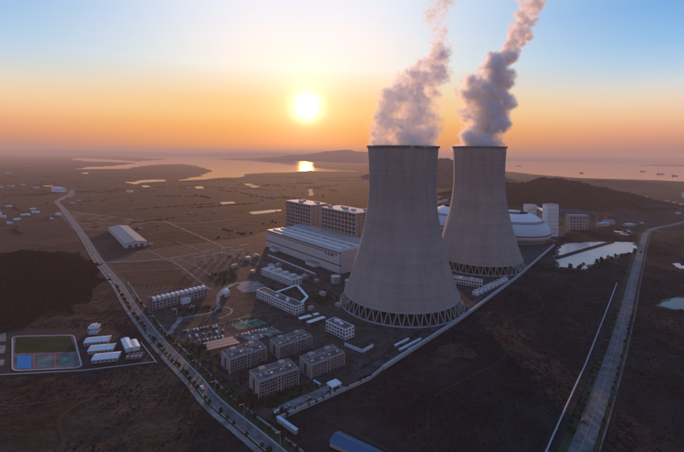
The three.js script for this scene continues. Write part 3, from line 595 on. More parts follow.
// ------------------------------------------------------------------ entrance building with arcaded roof line
{
  const L = 58, H = 10, W = 11, t = thing('entrance_building', 'long entrance building with a row of white arched gables', 'building', [-173.5, 0, -427], 44);
  bx(t, 'wall', K.dorm, L, H, W); bx(t, 'roof', K.dormRoof, L - 0.5, 0.3, W - 0.5, 0, H + 0.01);
  const arch = new THREE.Shape(); arch.moveTo(-1.7, 0); arch.lineTo(1.7, 0); arch.lineTo(1.7, 1.1); arch.absarc(0, 1.1, 1.7, 0, Math.PI, false); arch.lineTo(-1.7, 0);
  const ag = new THREE.ExtrudeGeometry(arch, { depth: 7, bevelEnabled: false, curveSegments: 8 });
  for (let i = 0; i < 12; i++) { const m = part('arched_gable', ag, K.white, t, -L / 2 + 2.5 + i * (L - 5) / 11, H - 0.9, -1.2); void m; }
  for (let r = 0; r < 3; r++) for (let i = 0; i < 16; i++) win(t, -L / 2 + (i + 0.5) * L / 16, 0.8 + r * 2.9, W / 2 + 0.06, 2, 1.7);
  bx(t, 'stair_tower', K.dormRoof, 3, 13, 6, -L / 2 - 1.6, 0, 2); bx(t, 'porch', K.white, 9, 5, 5, 4, 0, W / 2 + 2.6);
  const d = thing('dome_pavilion', 'small round white pavilion next to the entrance building', 'pavilion', [-129, 0, -447], 0);
  part('drum', new THREE.CylinderGeometry(4.2, 4.4, 3, 24).translate(0, 1.5, 0), K.cream, d);
  part('dome', new THREE.SphereGeometry(4.6, 24, 10, 0, Math.PI * 2, 0, Math.PI / 2).translate(0, 3, 0), K.white, d);
  part('doorway', boxGeo(2, 2.6, 0.5), K.glass, d, -1, 0, 4.15);
  const s = thing('sculpture', 'small pale sculpture of crossed blades in front of the entrance building', 'sculpture', [-152.5, 0, -409], 20);
  bx(s, 'plinth', K.concrete, 5, 0.8, 5);
  for (const [k, l] of [[-0.7, 3.6], [0.75, 3.2], [0.1, 4]]) { const b = bx(s, 'blade', K.white, 0.7, l, 0.5, 0, 0.6, k); b.rotation.z = k; }
}

// ------------------------------------------------------------------ grey warehouse
{
  const a = [-466, -797], b = [-358, -655], L = Math.hypot(b[0] - a[0], b[1] - a[1]);
  const t = gable('warehouse', 'large grey roofed warehouse standing alone in the fields', 'warehouse', -400, -740, -52, L, 33, 8, 2.5, K.cream, K.greyRoof);
  for (let i = 0; i < 9; i++) bx(t, 'roof_vent', K.galvanised, 2.4, 1.4, 1.6, -L / 2 + 10 + i * (L - 20) / 8, 10.4, 0);
  for (const z of [-9, 0, 9]) bx(t, 'door', K.band, 0.3, 5, 5, L / 2 + 0.06, 0, z);
}

// ------------------------------------------------------------------ sheds of the sports facility
for (const [label, pts] of [['white long shed farthest back of the three by the sports ground', [-203.4, -334.2]], ['white long shed in the middle of the three by the sports ground', [-191.5, -320.6]], ['white long shed at the front of the three by the sports ground', [-180, -307.2]]]) {
  const t = gable('long_shed', label, 'shed', pts[0], pts[1], 14, 17.6, 9.6, 2.6, 1.2, K.concrete, K.white, 'white sheds of the sports facility');
  bx(t, 'rooflight', K.paleBlue, 16, 0.2, 2.2, 0, 3.4, -2.5).rotation.x = -Math.atan2(1.2, 4.8);
  for (let i = 0; i < 6; i++) win(t, -7.2 + i * 2.9, 0.9, 4.86, 1.1, 0.9);
}
for (const [label, x, z, L, W] of [['white tilted roof nearest the long sheds, left of a pair', -175, -327.2, 21, 5.4], ['white tilted roof on the right of the pair near left main road', -168.6, -326.8, 15, 4.8]]) {
  const t = gable('store_shed', label, 'shed', x, z, -52, L, W, 3, 0.6, K.white, K.white, 'pair of small white sheds');
  for (let i = 0; i < 3; i++) win(t, -L / 3 + i * L / 3, 1, W / 2 + 0.06, 1.6, 1.2);
}
{
  const t = thing('cooling_unit_bank', 'dark bank of machines below the pair of small white sheds', 'machinery', [-160, 0, -311], 12);
  bx(t, 'deck', K.asphalt, 13, 0.5, 9);
  for (let i = 0; i < 4; i++) for (let k = 0; k < 2; k++) bx(t, 'unit', k ? K.greyRoof : K.rim, 2.2, 1.8, 2.4, -4.6 + i * 3, 0.52, -2 + k * 4);
  const b = office('pump_house', 'small pale blue building above the long white sheds', -219, -354.5, 12, 8, 7, 4.5, 1, 3, K.paleBlue);
  bx(b, 'porch', K.paleBlue, 6, 2.8, 3, 1, 0, 5.1);
}

// ------------------------------------------------------------------ storage domes, transfer towers, conveyors
function dome(label, x, z) {
  const t = thing('storage_dome', label, 'dome', [x, 0, z], 0, 'coal storage domes');
  const lathe = (pr) => new THREE.LatheGeometry(pr.map(([r, y]) => new THREE.Vector2(r, y)), 96);
  const R = 66, arc = (y) => R * Math.sqrt(Math.max(0, 1 - ((y - 13) / 42) ** 2));
  part('shell', lathe([[60, 7.6], [65.5, 8], [66, 13], ...[17, 21, 25, 29, 33, 36.5].map((y) => [arc(y), y])]), K.tealDome, t);
  part('cap', lathe([[arc(40), 40], ...[42, 44.5, 47, 49.3, 51.4].map((y) => [arc(y), y])]), K.white, t);
  part('grey_ring', lathe([[arc(36.5), 36.5], [arc(36.5) + 0.8, 36.7], [arc(40) + 0.8, 39.8], [arc(40), 40]]), K.greyRoof, t);
  part('red_band', lathe([[66, 14.8], [66.5, 14.9], [arc(17) + 0.4, 17], [arc(17) - 0.3, 17.1]]), K.redSteel, t);
  part('crown_vent', lathe([[12.5, 50.8], [12.5, 53.2], [13.5, 53.3], [13.5, 54], [0, 55.5]]), K.galvanised, t);
  part('floor_wall', lathe([[57, 0], [57, 7.8]]), K.concrete, t);
  for (let i = 0; i < 36; i++) bx(t, 'column', K.strut, 1.4, 8, 1.4, 61 * Math.cos(i / 18 * Math.PI), 0, 61 * Math.sin(i / 18 * Math.PI));
  return t;
}
dome('pale dome with red band right behind the farther cooling tower', 337, -778);
dome('pale dome showing between the two cooling towers', 250, -862);
function transferTower(label, x, z, w, d, h, bands, deg) {
  const t = thing('transfer_tower', label, 'tower', [x, 0, z], deg, 'white conveyor transfer towers');
  bx(t, 'wall', K.white, w, h, d); bx(t, 'roof', K.greyRoof, w + 0.8, 0.8, d + 0.8, 0, h + 0.01);
  for (let i = 0; i < bands; i++) { const y = 6 + i * (h - 9) / bands; bx(t, 'window_band', K.galvanised, w * 0.8, 1.6, 0.4, 0, y, d / 2 + 0.12); bx(t, 'window_band', K.galvanised, 0.4, 1.6, d * 0.7, -w / 2 - 0.12, y, 0); bx(t, 'floor_ledge', K.white, w + 0.7, 0.6, d + 0.7, 0, y - 2.2, 0); }
}
transferTower('tall white transfer tower with window bands beside the red banded dome', 424, -806, 26, 14, 64, 7, 8);
transferTower('lower white transfer tower half hidden behind the red banded dome', 426, -898, 23, 14, 52, 5, 8);
function gallery(name, label, a, b, w, m1, m2, split, group) {
  const A = new THREE.Vector3(...a), B = new THREE.Vector3(...b), l = A.distanceTo(B), t = thing(name, label, 'conveyor', a, 0, group), dir = B.clone().sub(A).normalize();
  const q = new THREE.Quaternion().setFromUnitVectors(new THREE.Vector3(1, 0, 0), dir);
  const seg = (nm, m, s0, s1, hh, ww, dy) => { const o = part(nm, boxGeo(s1 - s0, hh, ww), m, t); o.position.copy(dir).multiplyScalar((s0 + s1) / 2); o.position.y += dy; o.quaternion.copy(q); };
  seg('gallery_wall', m1, 0, l * split, 3.2, w, -1.6); if (split < 1) seg('gallery_wall', m2, l * split + 0.02, l, 3.2, w, -1.6);
  seg('gallery_roof', m1 === K.blueSteel ? K.blueRoof : K.white, 0, l, 0.5, w + 0.8, 1.62);
  for (let i = 1; i < 6; i++) { const p = A.clone().lerp(B, i / 6); if (p.y > 5) for (const s of [-1, 1]) bx(t, 'trestle_leg', K.strut, 0.7, p.y - 1.6, 0.7, p.x - a[0] + s * 1.2, -a[1], p.z - a[2] + s * 1.6); }
}
gallery('conveyor_gallery', 'blue conveyor gallery running right from the tall transfer tower', [438, 53, -806], [660, 21, -962], 4, K.blueSteel, K.redSteel, 0.62, 'conveyor galleries');
gallery('conveyor_gallery', 'white conveyor gallery between the two transfer towers', [438, 46, -892], [417, 50, -814], 4, K.white, K.white, 1, 'conveyor galleries');
{
  const t = thing('crusher_house', 'grey concrete frame building right of the tall transfer tower', 'building', [522, 0, -880], 6);
  bx(t, 'wall', K.concrete, 44, 24, 14, 0, 8); bx(t, 'roof', K.greyRoof, 45, 0.8, 15, 0, 32.02);
  for (let i = 0; i < 7; i++) bx(t, 'column', K.concrete, 2, 8, 2, -20 + i * 6.6, 0, 5.5);
  bx(t, 'undercroft', K.concrete, 40, 8, 6, 0, 0, -2);
  for (let r = 0; r < 3; r++) for (let i = 0; i < 6; i++) win(t, -18 + i * 7.2, 10.5 + r * 7, 7.06, 3.6, 3.4);
}
for (const [label, x, z, L, W, H, m] of [['low pale blue shed behind the settling pond, leftmost of three', 612, -930, 26, 12, 7, K.paleBlue], ['low grey shed behind the settling pond, middle of three', 642, -955, 24, 14, 9, K.greyRoof], ['low pale blue shed behind the settling pond, closest to the right road', 668, -925, 20, 10, 6, K.paleBlue]]) gable('long_shed', label, 'shed', x, z, 8, L, W, H, 2, K.concrete, m, 'sheds behind the settling pond');

// ------------------------------------------------------------------ gallery, boundary wall, pipeline
function wallRun(name, label, cat, pts, w, h, m, cap, step) {
  const o = thing(name, label, cat, [pts[0][0], 0, pts[0][1]]), q = [];
  pts.forEach((p, i) => { if (i) { const a = pts[i - 1], n = Math.max(1, Math.round(Math.hypot(p[0] - a[0], p[1] - a[1]) / step)); for (let k = 0; k < n; k++) q.push([a[0] + (p[0] - a[0]) * k / n, a[1] + (p[1] - a[1]) * k / n, a[0] + (p[0] - a[0]) * (k + 1) / n, a[1] + (p[1] - a[1]) * (k + 1) / n]); } });
  for (const [ax, az, bx_, bz] of q) {
    const l = Math.hypot(bx_ - ax, bz - az), ry = Math.atan2(-(bz - az), bx_ - ax), x = (ax + bx_) / 2 - pts[0][0], z = (az + bz) / 2 - pts[0][1];
    bx(o, 'wall_panel', m, l - 0.12, h, w, x, 0, z, ry); bx(o, 'cap', cap, l - 0.06, 0.3, w + 0.5, x, h + 0.005, z, ry);
  }
  return o;
}
wallRun('pipe_gallery', 'long pale concrete gallery along the right edge of the plant', 'gallery', wallLine, 2.0, 2.2, K.concrete, K.concrete, 18);
wallRun('boundary_wall', 'thin grey boundary wall from the gallery to the front corner', 'wall', wallLow, 0.6, 2, K.concrete, K.concrete, 9);
{
  const o = thing('pipeline', 'thin pale pipeline beside the right road', 'pipeline', [pipeLine[0][0], 0, pipeLine[0][1]]);
  for (let i = 0; i + 1 < pipeLine.length; i++) {
    const [ax, az] = pipeLine[i], [bx_, bz] = pipeLine[i + 1], l = Math.hypot(bx_ - ax, bz - az), ry = Math.atan2(-(bz - az), bx_ - ax), n = Math.round(l / 22);
    for (let k = 0; k < n; k++) {
      const t = (k + 0.5) / n, x = ax + (bx_ - ax) * t - pipeLine[0][0], z = az + (bz - az) * t - pipeLine[0][1];
      const p = part('pipe', pipeGeo(l / n - 0.1), K.pipe, o, x, 1.15, z, ry); void p;
      bx(o, 'support', K.concrete, 0.5, 0.75, 1.4, x, 0, z, ry);
    }
  }
}
function pipeGeo(l) { return new THREE.CylinderGeometry(0.45, 0.45, l, 12).rotateZ(Math.PI / 2); }

// ------------------------------------------------------------------ plant small works
{ // pump house and fan units at the foot of the farther tower
  const t = office('pump_house', 'low white pump house below the farther cooling tower', 158, -497, -27, 37, 9, 7, 2, 12, K.greyRoof);
  void t;
  for (let i = 0; i < 9; i++) {
    const x = 156 + i * 7, z = -459 - i * 6.6, u = thing('cooling_unit', ['white fan unit nearest the pump house corner of the row', 'white fan unit in the row along the pale gallery', 'white fan unit at the far end of the row'][i === 0 ? 0 : i === 8 ? 2 : 1], 'fan unit', [x, 0, z], 46, 'fan units along the pale gallery');
    bx(u, 'casing', K.white, rr(4, 6), rr(3, 5), 5.5); part('fan_stack', new THREE.CylinderGeometry(1.5, 1.8, 1.6, 16).translate(0, 5.4, 0), K.galvanised, u); bx(u, 'pipe_rack', K.galvanised, 6.4, 0.6, 1.2, 0, 0.5, 3.6);
  }
  for (let i = 0; i < 3; i++) { const u = shelter('settling_tank', ['white long tank strip nearest the cooling tower', 'white long tank strip in the middle of three', 'white long tank strip nearest the pale gallery'][i], 56 + i * 3.6 - (i === 0 ? 3 : 0), -338.5 + i * 3.4, 43, i === 1 ? 30 : 19, 1.8, 1.6, K.white, 'white tank strips by the nearer tower'); bx(u, 'trough', K.paleBlue, i === 1 ? 29 : 18, 1.2, 1.4, 0, 0.3, 0); }
  for (const [x, z, L, W, H, d] of [[-98, -560, 9, 6, 4, -50], [-84, -545, 6, 5, 3.4, -50], [-52, -506, 8, 5, 4, -48], [-30, -500, 5, 4, 3, -48], [-20, -452, 7, 5, 3.6, -45], [-140, -600, 8, 6, 4, -50], [-118, -535, 6, 5, 3, -45], [-2, -420, 6, 4, 3, -45], [-30, -410, 5, 4, 3, 40], [-150, -560, 7, 5, 3.4, 44]])
    { const u = thing('utility_shed', 'small flat roofed utility shed in the yard between turbine hall and offices', 'shed', [x, 0, z], d, 'utility sheds in the yard'); bx(u, 'wall', K.cream, L, H, W); bx(u, 'roof', K.greyRoof, L + 0.6, 0.3, W + 0.6, 0, H + 0.01); bx(u, 'door', K.band, 1.2, 2.1, 0.15, L / 5, 0, W / 2 + 0.06); win(u, -L / 5, 1.1, W / 2 + 0.06, 1.2, 1); }
  for (const [x, z, r, h, label] of [[-6, -498, 6, 8, 'wide grey storage tank beside the right end of the turbine hall'], [10, -486, 4.5, 7, 'small grey storage tank closest to the nearer cooling tower']]) { const u = thing('storage_tank', label, 'tank', [x, 0, z], 0, 'storage tanks'); part('tank_wall', new THREE.CylinderGeometry(r, r, h, 32).translate(0, h / 2, 0), K.galvanised, u); part('tank_roof', new THREE.ConeGeometry(r + 0.2, 1.1, 32).translate(0, h + 0.56, 0), K.cream, u); bx(u, 'ladder', K.band, 0.5, h, 0.2, 0, 0, r + 0.12); }
  { const u = thing('pipe_rack', 'long steel pipe rack running below the turbine hall', 'pipe rack', [-72, 0, -560], -50); for (let i = 0; i < 13; i++) { bx(u, 'post', K.galvanised, 0.5, 5, 0.5, -60 + i * 10, 0, -1.6); bx(u, 'post', K.galvanised, 0.5, 5, 0.5, -60 + i * 10, 0, 1.6); bx(u, 'crossbeam', K.galvanised, 0.4, 0.4, 3.8, -60 + i * 10, 5.01, 0); } for (const k of [-1.2, 0, 1.2]) part('pipe', new THREE.CylinderGeometry(0.4, 0.4, 122, 10).rotateZ(Math.PI / 2), K.cream, u, 0, 5.85, k); }
  // switchyard
  for (let i = 0; i < 6; i++) {
    const x = -200 + (i % 3) * 22, z = -565 - Math.floor(i / 3) * 34 - (i % 3) * 20, u = thing('switchyard_gantry', 'thin grey lattice gantry in the switchyard behind the fields', 'gantry', [x, 0, z], 44, 'switchyard gantries');
    for (const s of [-1, 1]) { const lg = new THREE.CylinderGeometry(0.25, 0.7, 15, 4).translate(0, 7.5, 0); part('mast', lg, K.galvanised, u, s * 8, 0, 0); part('mast', lg, K.galvanised, u, s * 8, 0, 1.4); }
    bx(u, 'crossbeam', K.galvanised, 18, 0.7, 0.7, 0, 12.6, 0.7); for (let k = -2; k <= 2; k++) bx(u, 'insulator', K.band, 0.3, 1.8, 0.3, k * 3.4, 10.75, 0.7);
  }
  for (let i = 0; i < 3; i++) { const u = thing('transformer', ['transformer by the turbine hall, farthest from the towers', 'transformer by the middle of the turbine hall', 'transformer by the turbine hall, closest to the towers'][i], 'transformer', [-130 + i * 42, 0, -612 + i * 50], -50, 'transformers along the turbine hall'); bx(u, 'tank', K.greyRoof, 9, 4.5, 5); for (const s of [-1, 1]) bx(u, 'radiator', K.galvanised, 7.5, 3.4, 1, 0, 0.6, s * 3.1); bx(u, 'conservator', K.galvanised, 6, 1.2, 1.2, 0, 4.52, 0); }
}

// ------------------------------------------------------------------ far houses and ships
function house(label, x, z, L, W, H, deg, group, m = K.white, rm = K.greyRoof) { const k = group ? 0.7 : 0.85; return gable('farmhouse', label, 'house', x, z, deg, L * k, W * k, H * k, W * k * 0.22, m, rm, group); }
house('bright large farm building on the far left plain', -1105, -1552, 62, 26, 17, -20, null, K.white, K.white);
for (const [x, z] of [[-1457, -1750], [-1451, -1689], [-1458, -1818], [-1300, -1690]]) house('white house in the far row on the left plain', x, z, rr(18, 36), 11, rr(5, 8), rr(-20, 20), 'far row of houses on the left plain');
for (const [x, z] of [[-2300, -2742], [-3176, -4034], [-2700, -3100]]) house('lone white house near the western horizon', x, z, 46, 16, 12, 5, 'lone far houses');
for (const [x, z] of [[-895, -1032], [-939, -1122], [-784, -1020], [-680, -933], [-803, -941], [-744, -912], [-779, -980], [-722, -866], [-850, -985], [-870, -930], [-700, -985], [-830, -1070]]) house('white house in the hamlet left of the left main road', x, z, rr(14, 26), rr(8, 12), rr(4, 7), rr(-50, 50), 'hamlet left of the main road', rnd() < 0.6 ? K.white : K.cream, rnd() < 0.7 ? K.white : K.greyRoof);
for (const [x, z] of [[-841, -1275], [-823, -1215]]) house('white house at the far end of the left main road', x, z, 20, 9, 5, 30, 'houses at the far end of the main road');
for (const [x, z] of [[-695, -1797], [-272, -1462], [-251, -1448]]) house('small white house in the fields below the lake', x, z, 18, 10, 6, 15, 'houses below the lake');
for (const [x, z] of [[-396, -1052], [-341, -1078], [-330, -690], [-420, -832]]) house('small pale hut in the fields around the warehouse', x, z, 9, 6, 4, 40, 'huts around the warehouse');
for (const [x, z] of [[1220, -1488], [1199, -1431], [1184, -1378], [1234, -1614], [1179, -1523], [1089, -1369], [1191, -1316], [1290, -1450], [1250, -1400], [1330, -1499]]) house('pale house in the village below the dark hill', x, z, rr(12, 24), rr(8, 11), rr(4, 7), rr(-40, 40), 'village below the dark hill', rnd() < 0.6 ? K.white : K.cream, rnd() < 0.4 ? K.white : K.greyRoof);
house('large pale block standing alone at the right edge', 1418, -1634, 36, 20, 22, 20, null, K.white, K.white);
for (const [x, z] of [[996, -1143], [975, -1150]]) house('white house at the right edge past the road bend', x, z, 16, 9, 6, 10, 'houses past the road bend');
for (const [x, z] of [[369, -1476], [367, -1400], [395, -1440], [316, -1327], [340, -1360]]) house('pale house in the gap between the cooling towers', x, z, rr(18, 30), 12, rr(5, 10), rr(-30, 30), 'houses between the cooling towers');
for (const [x, z] of [[700, -948], [735, -972]]) house('small hut at the bend of the right road', x, z, 10, 7, 4, 20, 'huts at the road bend');
function ship(label, x, z, L, deg) {
  const t = thing('cargo_ship', label, 'ship', [x, 0.6, z], deg, 'ships on the estuary'); t.scale.setScalar(0.7);
  const s = new THREE.Shape([[-L / 2, -L * 0.08], [L * 0.36, -L * 0.08], [L / 2, 0], [L * 0.36, L * 0.08], [-L / 2, L * 0.08]].map((p) => new THREE.Vector2(...p)));
  part('hull', new THREE.ExtrudeGeometry(s, { depth: 8, bevelEnabled: false }).rotateX(-Math.PI / 2), K.hull, t);
  const d = bx(t, 'deckhouse', K.cream, L * 0.1, 14, L * 0.13, -L * 0.38, 8.02, 0); bx(d, 'funnel', K.hull, 3, 6, 3, -1, 14.02, 0);
  for (let i = 0; i < 3; i++) bx(t, 'hatch', K.hull, L * 0.16, 2.5, L * 0.11, -L * 0.18 + i * L * 0.2, 8.02, 0);
}
ship('dark cargo ship lying alone on the estuary', 3487, -4600, 105, 6);
ship('dark barge, left of the close pair on the estuary', 3130, -3900, 105, -4);
ship('dark barge, right of the close pair on the estuary', 2985, -3560, 82, 3);
ship('small far ship right beside the farther cooling tower', 2886, -6475, 120, 0);
ship('small ship on the estuary above the dark hill', 2363, -3915, 60, 8);

// ------------------------------------------------------------------ trees
const crowns = [0, 1, 2].map((v) => {
  const gs = [], q = new THREE.Quaternion(), e = new THREE.Euler();
  for (let i = 0; i < 120; i++) {
    const th = rnd() * Math.PI * 2, u = rnd() * 2 - 1, r = Math.cbrt(rr(0.15, 1)) * (1 + 0.25 * n3(u * 2 + v * 9, Math.cos(th) * 2, Math.sin(th) * 2)), s = Math.sqrt(1 - u * u);
    const g = new THREE.PlaneGeometry(rr(0.45, 0.8), rr(0.3, 0.6)); q.setFromEuler(e.set(rnd() * 6.3, rnd() * 6.3, rnd() * 6.3));
    gs.push(g.applyQuaternion(q).translate(1.35 * r * s * Math.cos(th), 2.9 + 1.5 * r * u, 1.35 * r * s * Math.sin(th)));
  }
  return mergeGeometries(gs);
});
const trunkGeo = (() => { const gs = [new THREE.CylinderGeometry(0.08, 0.17, 2.6, 6).translate(0, 1.3, 0)]; for (let i = 0; i < 4; i++) gs.push(new THREE.CylinderGeometry(0.03, 0.07, 1.5, 5).translate(0, 0.75, 0).rotateZ(0.7).rotateY(i * 1.6).translate(0, 2.1, 0)); return mergeGeometries(gs); })();
function tree(x, z, s, label, group, m = K.leaf) {
  if (rnd() < 0.14) return;
  s *= rr(0.7, 1.25);
  const t = thing('tree', label, 'tree', [x, 0, z], rnd() * 360, group); t.scale.set(s * rr(0.85, 1.15), s * rr(0.85, 1.2), s * rr(0.85, 1.15));
  part('trunk', trunkGeo, K.trunk, t); part('crown', crowns[Math.floor(rnd() * 3)], m, t);
}
const near = (line, z) => line.filter((p) => p[1] > z);
const wNear = roadWest.slice(1, 9), eNear = roadEast.slice(1, 6);
for (const [x, z] of along(wNear, 6.8, -2.75, 0.4)) tree(x, z, rr(0.75, 1.05), 'small round tree in the row along the pavement of the left main road', 'trees along the left main road pavement');
for (const [x, z] of along(wNear.slice(0, 7), 6.2, 8.2, 1)) tree(x, z, rr(0.7, 1.1), 'bushy tree in the verge between left main road and plant', 'trees in the plant side verge of the left main road', rnd() < 0.4 ? K.leafDry : K.leaf);
for (const off of [-5.6, -7.9]) for (const [x, z] of along(roadEast.slice(2, 5), 8, off, 0.6)) tree(x, z, rr(0.55, 0.85), 'small tree in the double row on the pipe side of the right road', 'double row of trees beside the right road', K.leafDeep);
for (const [x, z] of along(roadEast.slice(2, 5), 11, 6.5, 0.4)) tree(x, z, rr(0.55, 0.8), 'small tree in the single row on the outer side of the right road', 'single row of trees beside the right road', K.leafDeep);
for (let i = 0; i < 44; i++) { const s = rnd(), u = rr(15, 24), bxx = -47 - s * 92, bzz = -224.6 - s * 96; tree(bxx + u * 0.7, bzz - u * 0.72, rr(0.6, 1.15), 'garden tree between the left main road and the dormitory blocks', 'garden trees by the dormitories', rnd() < 0.5 ? K.leafDry : K.leaf); }
for (let i = 0; i < 20; i++) { const k = i / 20; tree(320 + k * 190 + rr(-4, 4), -566 - k * 118 + rr(-5, 5) + 12, rr(1.1, 2.2), 'dark bush on the near bank of the settling pond', 'bushes on the pond bank', K.leafDeep); }
for (const [x, z] of along([[-165, -392], [-140, -402], [-118, -396]], 6, 0, 3)) tree(x, z, rr(0.8, 1.2), 'tree in the entrance garden before the arcaded building', 'trees of the entrance garden');
for (const [x, z] of along([[-38, -243], [-8, -265], [20, -288]], 5.2, 3, 0.6)) tree(x, z, rr(0.5, 0.8), 'small tree in the row inside the grey boundary wall', 'trees inside the boundary wall');

// rough growth on the open ground: nobody could count it
function groundY(x, z) { return 0; }
{
  const blades = (n, h, w) => { const gs = []; for (let i = 0; i < n; i++) { const g = new THREE.PlaneGeometry(rr(0.3, 0.55) * w, rr(0.4, 0.8) * h).rotateX(rr(-0.9, 0.9)).rotateY(rnd() * 6.3); gs.push(g.translate(rr(-0.5, 0.5) * w, rr(0.2, 0.6) * h, rr(-0.5, 0.5) * w)); } return mergeGeometries(gs); };
  const clumps = [[K.weed, blades(22, 1.5, 2.2)], [K.bush, blades(34, 2.0, 2.4)]];
  const grd = scene.children.find((o) => o.name === 'ground');
  const ray = new Map();
  const gp = grd.geometry.attributes.position, key = (x, z) => Math.round((x + 780) / 6) + ',' + Math.round((-100 - z) / 6);
  for (let i = 0; i < gp.count; i++) { const x = gp.getX(i), z = gp.getZ(i); if (Math.abs(x) <= 780 && z <= -100 && z >= -1000) ray.set(key(x, z), gp.getY(i)); }
  clumps.forEach(([m, g], ci) => {
    const list = [], N = ci ? 20000 : 60000;
    for (let i = 0; i < N * 6 && list.length < N; i++) {
      const x = rr(-420, 620), z = rr(-900, -150);
      if (inside(x, z, plant) || inside(x, z, facility) || inside(x, z, pondEast) || inside(x, z, pondFarEast)) continue;
      if (x < 0 && z < -380) continue;
      if (x < 0 && ci && rnd() < 0.8) continue;
      if (x < -30 && z < -150 && distTo(x, z, roadWest) < 10) continue;
      if (distTo(x, z, roadEast) < 11 || distTo(x, z, roadWest) < 9 || distTo(x, z, wallLine) < 4 || distTo(x, z, wallLow) < 3 || distTo(x, z, pipeLine) < 2) continue;
      if (Math.hypot(x - 10, z + 217) < 26 || Math.hypot((x - 92) * 0.9, (z + 322) * 0.8) < 16 + 8 * rnd()) continue;
      if (fbm2(x / 70 + ci * 30, z / 70, 3) + 0.25 * rnd() < 0.02) continue;
      list.push([x, ray.get(key(x, z)) || 0, z, rr(0.14, 0.4) * (rnd() < 0.03 ? 1.9 : 1)]);
    }
    const im = new THREE.InstancedMesh(g, m, list.length), M4 = new THREE.Matrix4(), q = new THREE.Quaternion(), Y = new THREE.Vector3(0, 1, 0);
    list.forEach(([x, y, z, s], i) => im.setMatrixAt(i, M4.compose(new THREE.Vector3(x, y - 0.15, z), q.setFromAxisAngle(Y, rnd() * 6.3), new THREE.Vector3(s, s * rr(0.6, 1.2), s))));
    im.name = numbered('scrub'); im.castShadow = im.receiveShadow = true; scene.add(im);
    tag(im, ci ? 'dark low bushes scattered over the open ground' : 'dry brown weeds scattered over the open ground', 'scrub', null, 'stuff');
  });
  // hedges and tree lines between the far fields
  {
    const list = [], M4 = new THREE.Matrix4(), q = new THREE.Quaternion(), Y = new THREE.Vector3(0, 1, 0);
    for (let i = 0; i < 48; i++) {
      const z0 = -rr(620, 3000), x0 = rr(-1.05, 0.05) * -z0 * 1.0, deg = (i % 3 ? (i % 2 ? 44 : 134) : rr(-12, 12)) + rr(-6, 6), l = rr(60, 260) * (-z0 > 1500 ? 2 : 1), c = Math.cos(deg * D2R), sn = Math.sin(deg * D2R);
      const n = Math.round(l / 3.2);
      for (let k = 0; k < n; k++) {
        const t = (k / n - 0.5) * l, x = x0 + t * c + rr(-2, 2), z = z0 - t * sn + rr(-2, 2);
        if (z > -600 || inside(x, z, plant) || inside(x, z, lakeShape) || distTo(x, z, roadWest) < 12 || n2(x / 60, z / 60) < -0.35) continue;
        if (x > -490 && x < -330 && z > -830 && z < -640) continue;
        list.push([x, z, rr(0.4, 1.3)]);
      }
    }
    for (let i = 0; i < 900; i++) { const z = -rr(560, 2200), x = rr(-1.1, 0.0) * -z; if (inside(x, z, plant) || inside(x, z, lakeShape) || distTo(x, z, roadWest) < 12 || fbm2(x / 150, z / 150, 3) < 0.22) continue; if (x > -490 && x < -330 && z > -830 && z < -640) continue; list.push([x, z, rr(0.5, 1.5)]); }
    const im = new THREE.InstancedMesh(clumps[1][1], K.hedge, list.length);
    list.forEach(([x, z, s], i) => im.setMatrixAt(i, M4.compose(new THREE.Vector3(x, -0.2, z), q.setFromAxisAngle(Y, rnd() * 6.3), new THREE.Vector3(s * 1.3, s, s * 1.3))));
    im.name = numbered('hedgerow'); im.castShadow = im.receiveShadow = true; scene.add(im); tag(im, 'dark hedges and thickets between the far fields', 'hedge', null, 'stuff');
  }
  // woods on the two dark hills
  for (const [o, label, n, rx, rz, s0, s1] of [[hills.west, 'dark wood covering the low hill beyond the sports ground', 24000, 190, 102, 0.3, 1.7], [hills.east, 'dark wood covering the hill behind the domes', 20000, 450, 330, 0.6, 3.2]]) {
    const p = o.geometry.attributes.position, c = Math.sqrt(p.count), im = new THREE.InstancedMesh(clumps[1][1], K.leafDeep, n), M4 = new THREE.Matrix4(), q = new THREE.Quaternion(), Y = new THREE.Vector3(0, 1, 0), v = new THREE.Vector3();
    o.updateMatrixWorld();
    for (let i = 0; i < n; i++) {
      let a, b, k; do { a = rnd(); b = rnd(); } while (Math.hypot(a * 2 - 1, b * 2 - 1) > 0.98 - 0.3 * Math.abs(n2(a * 5, b * 5)) - 0.25 * rnd() * rnd());
      k = Math.floor(b * (c - 1)) * c + Math.floor(a * (c - 1)); v.set(p.getX(k) + rr(-0.55, 0.55) * rx / 35, p.getY(k) - 0.4, p.getZ(k) + rr(-0.55, 0.55) * rz / 35).applyMatrix4(o.matrixWorld);
      const s = s0 + (s1 - s0) * rnd() * rnd(); im.setMatrixAt(i, M4.compose(v, q.setFromAxisAngle(Y, rnd() * 6.3), new THREE.Vector3(s, s * rr(0.8, 1.4), s)));
    }
    im.name = numbered('woodland'); im.castShadow = im.receiveShadow = true; scene.add(im); tag(im, label, 'woodland', null, 'stuff');
  }
}

